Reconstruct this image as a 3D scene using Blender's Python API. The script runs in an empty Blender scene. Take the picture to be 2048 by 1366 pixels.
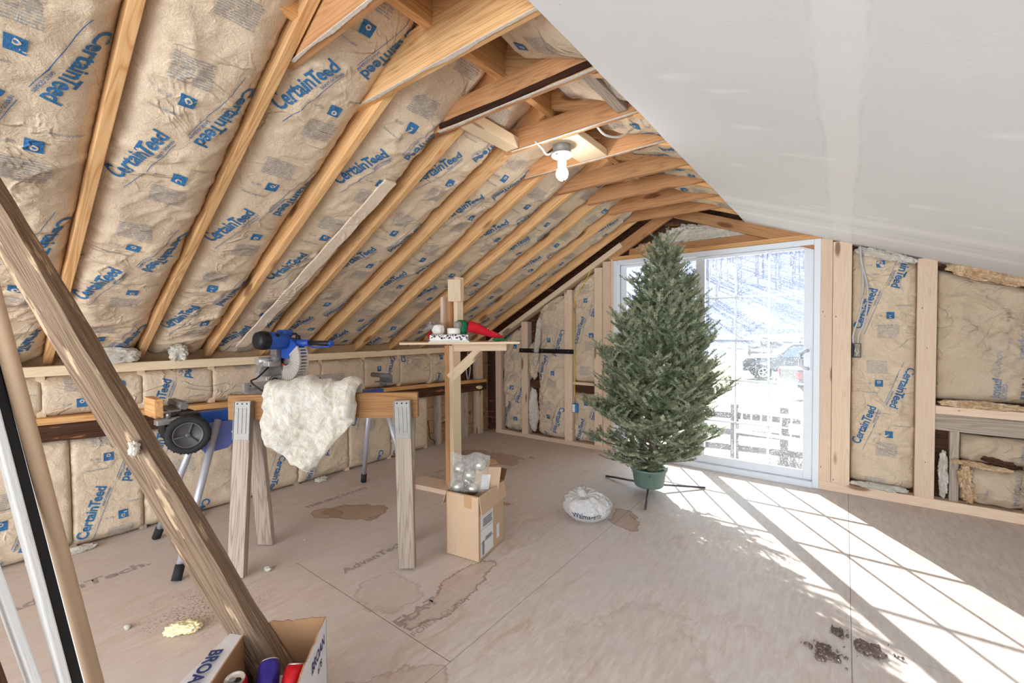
import bpy, bmesh, math, random
import numpy as np
from mathutils import Matrix, Vector, noise

random.seed(7)
RNG = np.random.default_rng(7)
SC = bpy.context.scene
COL = SC.collection

# ------------------------------------------------------------------ camera, world, sun, exposure
H = 1.3161
YAW, PITCH, ROLL, FPX = .6528, .0244, -.0069, 869.99
cam = bpy.data.cameras.new('camera'); camo = bpy.data.objects.new('camera', cam); COL.objects.link(camo)
cam.sensor_width = 36.0; cam.sensor_fit = 'HORIZONTAL'; cam.lens = 36.0 * FPX / 2048
cam.clip_start = .03; cam.clip_end = 500
camo.matrix_world = (Matrix.Translation((0, 0, H)) @ Matrix.Rotation(YAW, 4, 'Z') @
                     Matrix.Rotation(math.pi / 2 - PITCH, 4, 'X') @ Matrix.Rotation(ROLL, 4, 'Z'))
SC.camera = camo

world = bpy.data.worlds.new('sky'); SC.world = world; world.use_nodes = True
_nt = world.node_tree; _nt.nodes.clear()
_bg = _nt.nodes.new('ShaderNodeBackground'); _wo = _nt.nodes.new('ShaderNodeOutputWorld')
_bg.inputs[0].default_value = (.80, .90, 1.0, 1); _bg.inputs[1].default_value = 1.9
_nt.links.new(_bg.outputs[0], _wo.inputs[0])

sun = bpy.data.lights.new('sun', 'SUN'); suno = bpy.data.objects.new('sun', sun); COL.objects.link(suno)
sun.energy = 15; sun.angle = math.radians(.45); sun.color = (1, .955, .90)
suno.rotation_euler = Vector((.945, -1.447, -1.0)).to_track_quat('-Z', 'Y').to_euler()
suno.location = (-4, 9, 6)

# added area lamp, unseen behind the camera, to brighten the attic interior
al = bpy.data.lights.new('rear_fill', 'AREA'); alo = bpy.data.objects.new('rear_fill', al); COL.objects.link(alo)
al.shape = 'RECTANGLE'; al.size = 5.6; al.size_y = 1.9; al.energy = 62; al.color = (.93, .97, 1.0)
alo.matrix_world = Matrix.Translation((-.4, -3.4, 1.3)) @ Matrix.Rotation(math.radians(90), 4, 'X')

SC.view_settings.view_transform = 'Standard'; SC.view_settings.look = 'None'
SC.view_settings.gamma = 1; SC.view_settings.use_curve_mapping = False
SC.view_settings.exposure = 1.22

# ------------------------------------------------------------------ helpers: tags
def tag(o, label=None, cat=None, group=None, kind=None):
    if label: o['label'] = label
    if cat: o['category'] = cat
    if group: o['group'] = group
    if kind: o['kind'] = kind
    return o

def empty(name, loc, label=None, cat=None, group=None, kind=None):
    o = bpy.data.objects.new(name, None); COL.objects.link(o)
    o.location = loc; o.empty_display_size = .05
    return tag(o, label, cat, group, kind)

def wm(o):
    return wm(o.parent) @ o.matrix_parent_inverse @ o.matrix_basis if o.parent else o.matrix_basis.copy()

def link(o, parent=None):
    COL.objects.link(o)
    if parent is not None:
        o.parent = parent; o.matrix_parent_inverse = wm(parent).inverted()
    return o

# ------------------------------------------------------------------ helpers: materials
def lin(c):
    c = c / 255
    return c / 12.92 if c <= .04045 else ((c + .055) / 1.055) ** 2.4
def rgb(r, g, b): return (lin(r), lin(g), lin(b), 1)

class NT:
    def __init__(s, name):
        s.m = bpy.data.materials.new(name); s.m.use_nodes = True
        s.t = s.m.node_tree; s.t.nodes.clear()
        s.out = s.t.nodes.new('ShaderNodeOutputMaterial')
        s.b = s.t.nodes.new('ShaderNodeBsdfPrincipled')
        s.t.links.new(s.b.outputs[0], s.out.inputs[0])
    def n(s, kind, **kw):
        nd = s.t.nodes.new(kind)
        for k, v in kw.items(): setattr(nd, k, v)
        return nd
    def set(s, nd, key, v):
        if v is None: return
        if isinstance(v, bpy.types.NodeSocket): s.t.links.new(v, nd.inputs[key])
        else: nd.inputs[key].default_value = v
    def math(s, op, a, b=None, c=None, clamp=False):
        nd = s.n('ShaderNodeMath', operation=op, use_clamp=clamp)
        s.set(nd, 0, a); s.set(nd, 1, b); s.set(nd, 2, c); return nd.outputs[0]
    def mix(s, f, a, b):
        nd = s.n('ShaderNodeMix', data_type='RGBA'); s.set(nd, 0, f); s.set(nd, 6, a); s.set(nd, 7, b); return nd.outputs[2]
    def mul(s, f, a, b):
        nd = s.n('ShaderNodeMix', data_type='RGBA', blend_type='MULTIPLY'); s.set(nd, 0, f); s.set(nd, 6, a); s.set(nd, 7, b); return nd.outputs[2]
    def ramp(s, v, lo, hi, a=0., b=1.):
        nd = s.n('ShaderNodeMapRange', interpolation_type='SMOOTHSTEP'); s.set(nd, 0, v)
        for i, q in zip((1, 2, 3, 4), (lo, hi, a, b)): nd.inputs[i].default_value = q
        return nd.outputs[0]
    def obj(s): return s.n('ShaderNodeTexCoord').outputs['Object']
    def geo(s): return s.n('ShaderNodeNewGeometry').outputs['Position']
    def rnd(s): return s.n('ShaderNodeObjectInfo').outputs['Random']
    def mapping(s, v, scale=(1, 1, 1), loc=(0, 0, 0), rot=(0, 0, 0)):
        nd = s.n('ShaderNodeMapping'); s.set(nd, 0, v); s.set(nd, 1, loc); nd.inputs[2].default_value = rot; nd.inputs[3].default_value = scale
        return nd.outputs[0]
    def noise(s, v, scale, detail=3, rough=.55, dist=0):
        nd = s.n('ShaderNodeTexNoise'); s.set(nd, 'Vector', v); s.set(nd, 'Scale', scale); s.set(nd, 'Detail', detail)
        s.set(nd, 'Roughness', rough); s.set(nd, 'Distortion', dist); return nd.outputs[0]
    def xyz(s, v):
        nd = s.n('ShaderNodeSeparateXYZ'); s.set(nd, 0, v); return nd.outputs
    def vadd(s, a, b):
        nd = s.n('ShaderNodeVectorMath', operation='ADD'); s.set(nd, 0, a); s.set(nd, 1, b); return nd.outputs[0]
    def comb(s, x, y, z):
        nd = s.n('ShaderNodeCombineXYZ'); s.set(nd, 0, x); s.set(nd, 1, y); s.set(nd, 2, z); return nd.outputs[0]
    def bump(s, hgt, dist=.002, strength=1.):
        nd = s.n('ShaderNodeBump'); s.set(nd, 'Height', hgt); nd.inputs['Distance'].default_value = dist
        nd.inputs['Strength'].default_value = strength; s.t.links.new(nd.outputs[0], s.b.inputs['Normal'])
    def fin(s, col=None, rough=.6, metal=0, spec=.35, **kw):
        s.set(s.b, 'Base Color', col); s.set(s.b, 'Roughness', rough); s.set(s.b, 'Metallic', metal)
        s.set(s.b, 'Specular IOR Level', spec)
        for k, v in kw.items(): s.set(s.b, k.replace('_', ' '), v)
        return s.m

def plain(name, c, rough=.5, metal=0, spec=.4, var=.12, sc=30, **kw):
    s = NT(name); v = s.noise(s.obj(), sc, 3)
    dark = tuple(x * (1 - var) for x in c[:3]) + (1,); lite = tuple(min(1, x * (1 + var)) for x in c[:3]) + (1,)
    return s.fin(s.mix(v, dark, lite), rough, metal, spec, **kw)

def wood(name, light, dark, knot=True, grain=1., rough=.7, wear=None, worn=.0, bumpd=.0006, nails=False):
    s = NT(name); o = s.obj(); r = s.rnd()
    off = s.comb(s.math('MULTIPLY', r, 37.), s.math('MULTIPLY', r, 11.), s.math('MULTIPLY', r, 23.))
    p = s.vadd(o, off)
    warp = s.noise(s.mapping(p, (1.1, 6, 6)), 1.0, 2)
    ring = s.noise(s.mapping(p, (.35, 9, 9)), 1.5, 2, .5, .4)
    ring = s.math('ADD', ring, s.math('MULTIPLY', warp, .35))
    bands = s.math('FRACT', s.math('MULTIPLY', ring, 16.0))
    bands = s.math('ABSOLUTE', s.math('SUBTRACT', bands, .5)); bands = s.math('MULTIPLY', bands, 2.)
    bands = s.math('POWER', bands, 2.2)
    fine = s.noise(s.mapping(p, (4, 160, 160)), 1.0, 3)
    f = s.math('ADD', s.math('MULTIPLY', bands, .55 * grain), s.math('MULTIPLY', fine, .45))
    col = s.mix(f, light, dark)
    tone = s.math('ADD', s.math('MULTIPLY', r, .22), .86)
    col = s.mul(1., col, s.comb(tone, tone, tone))
    if knot:
        vo = s.n('ShaderNodeTexVoronoi'); s.set(vo, 'Vector', s.mapping(p, (2.0, 7, 7))); s.set(vo, 'Scale', 1.0)
        k = s.ramp(vo.outputs['Distance'], .10, .19, 1, 0)
        col = s.mix(s.math('MULTIPLY', k, .75), col, rgb(104, 58, 30))
    if nails:
        vn = s.n('ShaderNodeTexVoronoi'); s.set(vn, 'Vector', s.mapping(p, (9, 20, 20))); s.set(vn, 'Scale', 1.0)
        col = s.mix(s.ramp(vn.outputs['Distance'], .055, .085, .8, 0), col, rgb(60, 40, 30))
    if wear is not None:
        w = s.noise(s.mapping(p, (3, 22, 22)), 1.3, 4, .65)
        col = s.mix(s.ramp(w, .62 - worn, .70 - worn), col, wear)
    s.bump(s.math('ADD', fine, s.math('MULTIPLY', bands, .3)), bumpd)
    return s.fin(col, rough, 0, .25)

M = {}
M['pine'] = wood('pine', rgb(224, 178, 122), rgb(178, 118, 66))
M['rafter'] = wood('rafter_pine', rgb(232, 190, 138), rgb(190, 134, 80), grain=1.1)
M['stud'] = wood('stud_pine', rgb(230, 205, 180), rgb(208, 176, 148), grain=.7, nails=True)
M['palepine'] = wood('pale_pine', rgb(234, 212, 180), rgb(208, 176, 138), grain=.5)
M['tie'] = wood('tie_pine', rgb(204, 154, 108), rgb(156, 106, 66), grain=.9)
M['treated'] = wood('treated_wood', rgb(178, 132, 84), rgb(128, 86, 48), grain=1.)
M['greywood'] = wood('weathered_wood', rgb(190, 174, 158), rgb(134, 116, 102), grain=1.1, knot=False, bumpd=.001)
M['oldbeam'] = wood('rotten_beam', rgb(158, 132, 108), rgb(86, 68, 56), grain=.8, knot=False, wear=rgb(196, 168, 136), worn=.06, bumpd=.004, rough=.9)
M['beamedge'] = wood('rotten_beam_edge', rgb(200, 150, 98), rgb(150, 98, 56), grain=.8, knot=False, bumpd=.002, rough=.9)
M['darkbeam'] = wood('dark_old_beam', rgb(98, 66, 46), rgb(44, 28, 22), grain=1., knot=False, wear=rgb(160, 106, 66), worn=.02, bumpd=.003, rough=.9)
M['bark'] = wood('bark', rgb(70, 40, 28), rgb(34, 20, 16), knot=False, bumpd=.006, rough=1)
M['plank'] = wood('plank', rgb(206, 172, 136), rgb(172, 134, 98), grain=.8)
M['deck'] = wood('roof_deck', rgb(150, 100, 62), rgb(110, 70, 42))
M['mdf'] = plain('brown_panel', rgb(150, 112, 78), .7)
M['mud'] = plain('joint_compound', rgb(206, 196, 182), .9, var=.25, sc=60)

def kraft(name, c1, c2, ink=False):
    s = NT(name); o = s.obj()
    n1 = s.noise(s.mapping(o, (1, 1, 1)), 260, 2); n2 = s.noise(o, 9, 4, .6)
    n3 = s.noise(o, 28, 5, .65, .8)
    col = s.mix(s.ramp(n1, .3, .75), c1, c2)
    col = s.mix(s.math('MULTIPLY', s.ramp(n2, .35, .75), .35), col, tuple(x * .8 for x in c1[:3]) + (1,))
    vo = s.n('ShaderNodeTexVoronoi', feature='DISTANCE_TO_EDGE'); s.set(vo, 'Scale', 11.)
    s.set(vo, 'Vector', s.vadd(o, s.comb(s.math('MULTIPLY', n2, .15), s.math('MULTIPLY', n3, .08), s.math('MULTIPLY', n3, .1))))
    cre = s.ramp(vo.outputs[0], 0, .12)
    n5 = s.noise(s.mapping(o, (1, .8, 1.3)), 4.5, 3, .5, .9); n6 = s.noise(o, 3.1, 2)
    fold = s.math('MULTIPLY', s.ramp(s.math('ABSOLUTE', s.math('SUBTRACT', n5, .5)), 0, .045, 1, 0), s.ramp(n6, .42, .6))
    s.bump(s.math('ADD', s.math('ADD', s.math('MULTIPLY', n3, .8), s.math('MULTIPLY', fold, .55)), s.math('MULTIPLY', n1, .03)), .012, .8)
    return s.fin(col, .62, 0, .3)
M['kraft'] = kraft('kraft_paper', rgb(206, 182, 153), rgb(228, 210, 186))
M['ink'] = kraft('blue_ink', rgb(42, 100, 148), rgb(66, 124, 170))
M['ink2'] = kraft('grey_blue_ink', rgb(142, 146, 156), rgb(172, 170, 166))
M['ink3'] = kraft('dark_stamp_ink', rgb(84, 104, 120), rgb(104, 120, 132))
M['kraft2'] = kraft('tan_kraft_paper', rgb(188, 166, 140), rgb(206, 188, 164))
M['paper_tape'] = kraft('paper_tape', rgb(222, 200, 176), rgb(236, 220, 200))

s = NT('fiberglass'); o = s.obj()
n1 = s.noise(s.mapping(o, (1, 1, 1)), 14, 6, .7, 1.5); n2 = s.noise(s.mapping(o, (1, 3, 1)), 90, 4, .7, 1.)
s.bump(s.math('ADD', n1, s.math('MULTIPLY', n2, .35)), .03, .8)
M['fluff'] = s.fin(s.mix(s.ramp(n1, .3, .7), rgb(226, 212, 188), rgb(250, 246, 238)), .95, 0, .1)
s = NT('yellow_fiberglass'); o = s.obj(); n1 = s.noise(o, 18, 6, .7, 1.5); s.bump(n1, .02, .8)
M['yfluff'] = s.fin(s.mix(s.ramp(n1, .3, .7), rgb(186, 140, 94), rgb(240, 216, 182)), .95, 0, .1)
M['foam'] = plain('spray_foam', rgb(236, 222, 176), .6, var=.12, sc=50)

def stain_mask(s, x, y, cx, cy, rx, ry, ang, seed):
    dx = s.math('SUBTRACT', x, cx); dy = s.math('SUBTRACT', y, cy)
    ca, sa = math.cos(ang), math.sin(ang)
    u = s.math('ADD', s.math('MULTIPLY', dx, ca / rx), s.math('MULTIPLY', dy, sa / rx))
    v = s.math('ADD', s.math('MULTIPLY', dx, -sa / ry), s.math('MULTIPLY', dy, ca / ry))
    d = s.math('SQRT', s.math('ADD', s.math('MULTIPLY', u, u), s.math('MULTIPLY', v, v)))
    nz = s.noise(s.comb(x, y, seed), 5.5, 6, .62)
    return s.math('ADD', d, s.math('MULTIPLY', s.math('SUBTRACT', nz, .5), 2.1))

def floor_mat():
    s = NT('subfloor_panel'); p = s.geo(); X, Y, Z = s.xyz(p)
    strand = s.noise(s.mapping(p, (18, 4, 1), rot=(0, 0, .1)), 2.2, 5, .65, .6)
    big = s.noise(p, 1.1, 4, .6); mid = s.noise(s.mapping(p, (2.4, .9, 1)), 3.2, 5, .65, 1.)
    fine = s.noise(p, 120, 3, .7)
    col = s.mix(s.ramp(strand, .3, .72), rgb(200, 185, 174), rgb(216, 206, 198))
    col = s.mix(s.math('MULTIPLY', s.ramp(mid, .52, .74), .50), col, rgb(180, 150, 124))
    col = s.mix(s.math('MULTIPLY', s.ramp(big, .42, .62), .55), col, rgb(205, 198, 196))
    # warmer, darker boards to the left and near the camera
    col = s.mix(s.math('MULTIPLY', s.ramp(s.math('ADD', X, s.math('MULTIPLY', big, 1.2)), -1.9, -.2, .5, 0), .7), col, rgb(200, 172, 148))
    scr = s.noise(s.mapping(p, (70, 8, 1), rot=(0, 0, .5)), 1.3, 4, .7, 1.)
    col = s.mix(s.math('MULTIPLY', s.ramp(scr, .68, .73), .35), col, rgb(126, 104, 90))
    # water stains, each with its own outline
    for (cx, cy, rx, ry, a, fill, edge, seed) in [
            (-2.83, 1.80, .24, .13, .55, .75, .5, 1.), (-2.98, 1.66, .13, .08, .3, .6, .5, 2.),
            (-1.55, 1.54, .10, .34, .18, .22, .75, 3.), (-1.20, 2.84, .10, .20, .5, .6, .4, 4.),
            (-2.95, 3.45, .38, .22, .2, .65, .3, 5.), (-2.75, 2.9, .22, .12, .2, .25, .3, 5.6),
            (-1.82, 1.34, .17, .15, 0, .12, .25, 6.), (-1.30, .93, .12, .24, -.5, .22, .35, 7.),
            (-2.08, 2.56, .07, .035, .2, .9, .4, 8.), (-.62, 1.62, .30, .36, .3, .05, .16, 9.),
            (-.2, 1.3, .22, .2, .3, .14, .2, 10.), (-1.62, 2.35, .10, .35, .1, .05, .15, 11.)]:
        d = stain_mask(s, X, Y, cx, cy, rx, ry, a, seed)
        inside = s.ramp(d, .93, 1.0, 1, 0)
        ring = s.math('MULTIPLY', s.ramp(d, .78, .98), inside)
        col = s.mix(s.math('MULTIPLY', inside, fill), col, rgb(168, 134, 106))
        col = s.mix(s.math('MULTIPLY', ring, edge), col, rgb(104, 76, 58))
    # sheet joints
    wob = s.math('MULTIPLY', s.math('SUBTRACT', s.noise(p, 3, 2), .5), .004)
    def seam(coord, c, o1=None, lo=0, hi=0, w=.0016, k=.8):
        nonlocal col
        a = s.math('ABSOLUTE', s.math('SUBTRACT', s.math('ADD', coord, wob), c))
        m = s.ramp(a, w * .6, w * 1.5, 1, 0)
        if o1 is not None:
            m = s.math('MULTIPLY', m, s.math('GREATER_THAN', o1, lo)); m = s.math('MULTIPLY', m, s.math('LESS_THAN', o1, hi))
        col = s.mix(s.math('MULTIPLY', m, k), col, rgb(70, 54, 46))
    seam(X, -1.235, k=.55); seam(X, -2.465, k=.3); seam(X, .035, k=.7); seam(X, 1.26)
    seam(Y, 1.196, X, -2.465, -1.235); seam(Y, 3.07, X, -1.235, .035, k=.4); seam(Y, 2.3, X, .035, 1.26, k=.3); seam(Y, 3.63, X, -2.465, -1.235, k=.4)
    # dirt, saw dust and crumbs
    spk = s.noise(p, 55, 2, .5)
    dens = s.noise(p, 2.2, 3)
    col = s.mix(s.math('MULTIPLY', s.ramp(spk, .76, .79), s.ramp(dens, .5, .65)), col, rgb(72, 56, 46))
    dd = stain_mask(s, X, Y, -2.42, .74, .34, .22, .5, 14.)
    sd = s.math('MULTIPLY', s.ramp(s.noise(p, 95, 3, .6), .50, .62), s.ramp(dd, .2, 1.1, .75, 0))
    col = s.mix(sd, col, rgb(112, 78, 48))
    s.bump(s.math('ADD', s.math('MULTIPLY', strand, .5), s.math('MULTIPLY', fine, .4)), .0015, .6)
    return s.fin(col, .55, 0, .3)
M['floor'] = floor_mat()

def drywall_mat():
    s = NT('taped_drywall'); p = s.geo(); X, Y, Z = s.xyz(p)
    n = s.noise(s.mapping(p, (1, 1, 1)), 2.5, 4); f = s.noise(s.mapping(p, (8, 2, 1)), 4, 4)
    col = s.mix(n, rgb(223, 224, 225), rgb(229, 230, 231))
    # the taped joint along the room and the one near the gable
    wob = s.math('MULTIPLY', s.math('SUBTRACT', s.noise(s.mapping(p, (1, 1, 1)), 1.2, 3), .5), .05)
    a = s.math('ABSOLUTE', s.math('ADD', s.math('ADD', X, .02), wob))
    col = s.mix(s.ramp(a, .035, .085, .6, 0), col, rgb(238, 238, 238))
    ed = s.math('ABSOLUTE', s.math('SUBTRACT', a, .058))
    col = s.mix(s.math('MULTIPLY', s.ramp(ed, .003, .012, 1, 0), s.ramp(f, .4, .6, 0, .30)), col, rgb(205, 205, 205))
    a2 = s.math('ABSOLUTE', s.math('ADD', s.math('SUBTRACT', Y, 3.50), wob))
    col = s.mix(s.ramp(a2, .03, .11, .6, 0), col, rgb(240, 240, 240))
    a4 = s.math('ABSOLUTE', s.math('ADD', s.math('SUBTRACT', Y, 3.90), wob))
    col = s.mix(s.ramp(a4, .02, .07, .6, 0), col, rgb(242, 242, 242))
    a3 = s.math('ABSOLUTE', s.math('SUBTRACT', s.math('ADD', Y, s.math('MULTIPLY', wob, .12)), 3.665))
    col = s.mix(s.math('MULTIPLY', s.ramp(a3, .001, .0035, 1, 0), s.ramp(s.noise(p, 9, 3), .35, .5, 0, .7)), col, rgb(96, 90, 86))
    # filled screw dimples, in rows
    for (cx, cy, rx, ry) in [(-.50, 1.62, .09, .05), (-.32, 2.06, .10, .035), (-.47, 2.62, .06, .04), (-.30, 1.10, .12, .035), (-.66, 1.05, .10, .04),
                             (.30, 2.92, .10, .05), (.16, 3.32, .13, .03), (.62, 2.75, .10, .04), (.95, 1.9, .14, .06), (-.3, 3.2, .07, .03),
                             (-.14, 3.28, .07, .03), (.55, 3.16, .16, .03), (-.35, 1.72, .12, .03), (-.15, 2.35, .16, .03), (.75, 2.35, .12, .03), (.4, 1.95, .10, .04),
                             (.1, 3.8, .1, .04), (.6, 3.85, .12, .04), (-.2, 3.35, .06, .03)]:
        dx = s.math('DIVIDE', s.math('SUBTRACT', X, cx), rx); dy = s.math('DIVIDE', s.math('SUBTRACT', Y, cy), ry)
        d = s.math('SQRT', s.math('ADD', s.math('MULTIPLY', dx, dx), s.math('MULTIPLY', dy, dy)))
        d = s.math('ADD', d, s.math('MULTIPLY', s.math('SUBTRACT', s.noise(p, 16, 3), .5), 1.6))
        col = s.mix(s.ramp(d, .1, 1.1, .6, 0), col, rgb(242, 242, 242))
    spk = s.noise(s.mapping(p, (1, 1, 1)), 34, 2, .5)
    col = s.mix(s.ramp(spk, .795, .81, 0, .8), col, rgb(90, 86, 84))
    s.bump(s.noise(p, 60, 4), .001, .5)
    return s.fin(col, .9, 0, .08)
M['drywall'] = drywall_mat()
M['gypedge'] = plain('gypsum_edge', rgb(210, 204, 196), .9)

M['vinyl'] = plain('white_vinyl', rgb(226, 229, 236), .35, var=.03)
M['grille'] = plain('white_grille', rgb(240, 240, 240), .4, var=.02)
def glass_mat():
    s = NT('dirty_glass'); t = s.t; p = s.geo()
    tr = s.n('ShaderNodeBsdfTransparent'); tr.inputs[0].default_value = (.95, .97, .98, 1)
    gl = s.n('ShaderNodeBsdfGlossy'); gl.inputs['Roughness'].default_value = .02
    fr = s.n('ShaderNodeFresnel'); fr.inputs[0].default_value = 1.45
    m1 = s.n('ShaderNodeMixShader'); t.links.new(s.math('MULTIPLY', fr.outputs[0], .8), m1.inputs[0]); t.links.new(tr.outputs[0], m1.inputs[1]); t.links.new(gl.outputs[0], m1.inputs[2])
    tl = s.n('ShaderNodeBsdfTranslucent'); tl.inputs[0].default_value = (.80, .85, .92, 1)
    spk = s.ramp(s.noise(p, 150, 2, .6), .655, .69, 0, .55)
    drip = s.ramp(s.noise(s.mapping(p, (60, 1, 2)), 1.4, 3), .66, .72, 0, .10)
    haze = s.ramp(s.noise(p, 3, 3), .2, .9, .012, .03)
    f = s.math('ADD', s.math('ADD', spk, drip), haze, clamp=True)
    m2 = s.n('ShaderNodeMixShader'); t.links.new(f, m2.inputs[0]); t.links.new(m1.outputs[0], m2.inputs[1]); t.links.new(tl.outputs[0], m2.inputs[2])
    t.links.new(m2.outputs[0], s.out.inputs[0]); t.nodes.remove(s.b)
    return s.m
M['glass'] = glass_mat()
M['blackmetal'] = plain('black_metal', rgb(44, 38, 36), .5, .6, var=.3, sc=20)
M['galv'] = plain('galvanised_steel', rgb(142, 138, 132), .5, .35, var=.2, sc=30)
M['cable_yellow'] = plain('yellow_cable', rgb(232, 196, 60), .5)
M['cable_grey'] = plain('grey_cable', rgb(190, 192, 196), .5)
M['cable_white'] = plain('white_cable', rgb(225, 224, 220), .5)
M['cable_black'] = plain('black_cable', rgb(30, 30, 30), .5)
M['bluebox'] = plain('blue_plastic', rgb(52, 130, 190), .4)
M['white_plastic'] = plain('white_plastic', rgb(240, 240, 240), .4, var=.02)
M['sawblue'] = plain('tool_blue', rgb(38, 78, 158), .38)
M['standblue'] = plain('stand_blue', rgb(100, 112, 176), .45)
M['black'] = plain('black_plastic', rgb(28, 27, 28), .5)
M['rubber'] = plain('rubber', rgb(38, 36, 36), .8)
M['greyplastic'] = plain('grey_plastic', rgb(112, 108, 106), .5)
M['hub'] = plain('dark_hub_plastic', rgb(84, 82, 82), .4)
M['alu'] = plain('cast_aluminium', rgb(196, 192, 188), .35, .7, var=.1)
M['legalu'] = plain('silver_tube', rgb(190, 192, 200), .35, .4, var=.05)
M['red'] = plain('red_plastic', rgb(190, 30, 30), .5)
M['whiteink'] = plain('white_print', rgb(236, 236, 240), .5, var=.02)
M['darkink'] = plain('dark_print', rgb(52, 56, 74), .7, var=.1)
M['faintink'] = plain('worn_floor_print', rgb(160, 148, 142), .7, var=.15)
M['navyink'] = plain('navy_print', rgb(48, 60, 110), .6, var=.1)
M['card'] = plain('cardboard', rgb(198, 168, 138), .8, var=.06, sc=14)
M['cardin'] = plain('cardboard_inside', rgb(172, 132, 96), .85, var=.08, sc=14)
M['cardtape'] = plain('packing_tape', rgb(188, 148, 106), .25, var=.04)
M['whitecard'] = plain('white_card', rgb(232, 230, 232), .6, var=.04, sc=9)
M['label'] = plain('paper_label', rgb(228, 226, 226), .6, var=.03)
M['potgreen'] = plain('green_plastic', rgb(108, 132, 120), .45)
M['legdark'] = plain('dark_steel', rgb(92, 88, 92), .45, .5)
M['treebark'] = plain('fir_bark', rgb(122, 100, 84), .9, var=.35, sc=60)
M['silver'] = plain('champagne_bauble', rgb(206, 200, 186), .28, .85, var=.05)
M['felt_red'] = plain('red_plush', rgb(196, 22, 40), .95, var=.2, sc=50)
M['felt_green'] = plain('green_plush', rgb(28, 110, 68), .95, var=.25, sc=60)
M['fur_grey'] = plain('grey_plush', rgb(150, 142, 134), .95, var=.25, sc=80)
M['fur_white'] = plain('white_plush', rgb(236, 230, 222), .95, var=.08, sc=60)
M['ceramic'] = plain('white_ceramic', rgb(238, 234, 226), .35, var=.02)
M['purpleprint'] = plain('purple_print', rgb(92, 78, 128), .5, var=.2)
M['canred'] = plain('red_can', rgb(190, 24, 34), .3, .5)
M['canpurple'] = plain('purple_can', rgb(62, 52, 150), .3, .5)
M['canalu'] = plain('can_lid', rgb(214, 208, 202), .3, .8)
M['carpaint'] = plain('dark_car_paint', rgb(22, 24, 40), .3, .0)
M['carwhite'] = plain('white_car_paint', rgb(235, 238, 242), .3)
M['carglass'] = plain('car_glass', rgb(70, 90, 120), .15)
M['fence'] = plain('grey_fence_wood', rgb(84, 78, 80), .9, var=.3, sc=14)
M['bareTree'] = plain('bare_tree_bark', rgb(140, 142, 158), .95, var=.25, sc=3)
M['leather'] = M['black']

def plastic_bag(name, c, tr):
    s = NT(name); t = s.t; o = s.obj()
    n = s.noise(o, 22, 5, .6, 1.5); s.bump(n, .01, .7)
    s.fin(c, .25, 0, .5)
    tp = s.n('ShaderNodeBsdfTransparent'); tl = s.n('ShaderNodeBsdfTranslucent'); tl.inputs[0].default_value = c
    m0 = s.n('ShaderNodeMixShader'); m0.inputs[0].default_value = .35
    t.links.new(s.b.outputs[0], m0.inputs[1]); t.links.new(tl.outputs[0], m0.inputs[2])
    m = s.n('ShaderNodeMixShader')
    t.links.new(s.ramp(n, .3, .7, tr + .08, max(0, tr - .08)), m.inputs[0]); t.links.new(m0.outputs[0], m.inputs[1]); t.links.new(tp.outputs[0], m.inputs[2])
    t.links.new(m.outputs[0], s.out.inputs[0]); return s.m
M['bag'] = plastic_bag('white_bag_film', rgb(238, 236, 234), .10)
M['clearbag'] = plastic_bag('clear_bag_film', rgb(235, 238, 240), .74)

def foliage_mat():
    s = NT('fir_needles')
    at = s.n('ShaderNodeAttribute', attribute_name='tone'); f = at.outputs['Fac']
    n = s.noise(s.obj(), 7, 2)
    col = s.mix(s.math('MULTIPLY', f, 1.0), rgb(74, 94, 54), rgb(204, 208, 178))
    col = s.mix(s.ramp(n, .5, .75, 0, .4), col, rgb(92, 118, 64))
    s.fin(col, .5, 0, .35)
    tl = s.n('ShaderNodeBsdfTranslucent'); s.t.links.new(col, tl.inputs[0])
    m = s.n('ShaderNodeMixShader'); m.inputs[0].default_value = .22
    s.t.links.new(s.b.outputs[0], m.inputs[1]); s.t.links.new(tl.outputs[0], m.inputs[2]); s.t.links.new(m.outputs[0], s.out.inputs[0])
    return s.m
M['needles'] = foliage_mat()

def ground_mat():
    s = NT('winter_grass'); p = s.geo(); X, Y, Z = s.xyz(p)
    n = s.noise(p, .35, 5, .6); f = s.noise(p, 5, 5, .7); q = s.noise(s.mapping(p, (.3, 1.2, 1)), .6, 4, .6)
    near = s.mix(s.ramp(f, .38, .62), rgb(116, 110, 84), rgb(188, 182, 156))
    near = s.mix(s.ramp(n, .5, .6, 0, .5), near, rgb(190, 182, 170))
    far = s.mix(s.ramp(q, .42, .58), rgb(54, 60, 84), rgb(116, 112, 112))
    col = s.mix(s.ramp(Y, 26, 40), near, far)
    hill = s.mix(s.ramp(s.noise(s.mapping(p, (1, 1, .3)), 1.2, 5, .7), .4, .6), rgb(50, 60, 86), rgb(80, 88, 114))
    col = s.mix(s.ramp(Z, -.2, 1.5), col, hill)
    s.bump(f, .1, .5)
    return s.fin(col, .95, 0, .1)
M['ground'] = ground_mat()

# ------------------------------------------------------------------ helpers: geometry
def new_obj(name, me, mats, parent=None, mw=None, smooth=False):
    o = bpy.data.objects.new(name, me)
    for m in (mats if isinstance(mats, (list, tuple)) else [mats]): me.materials.append(m)
    if mw is not None: o.matrix_basis = mw
    link(o, parent)
    if mw is not None and parent is not None: pass
    if smooth: me.polygons.foreach_set('use_smooth', [True] * len(me.polygons))
    return o

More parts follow.
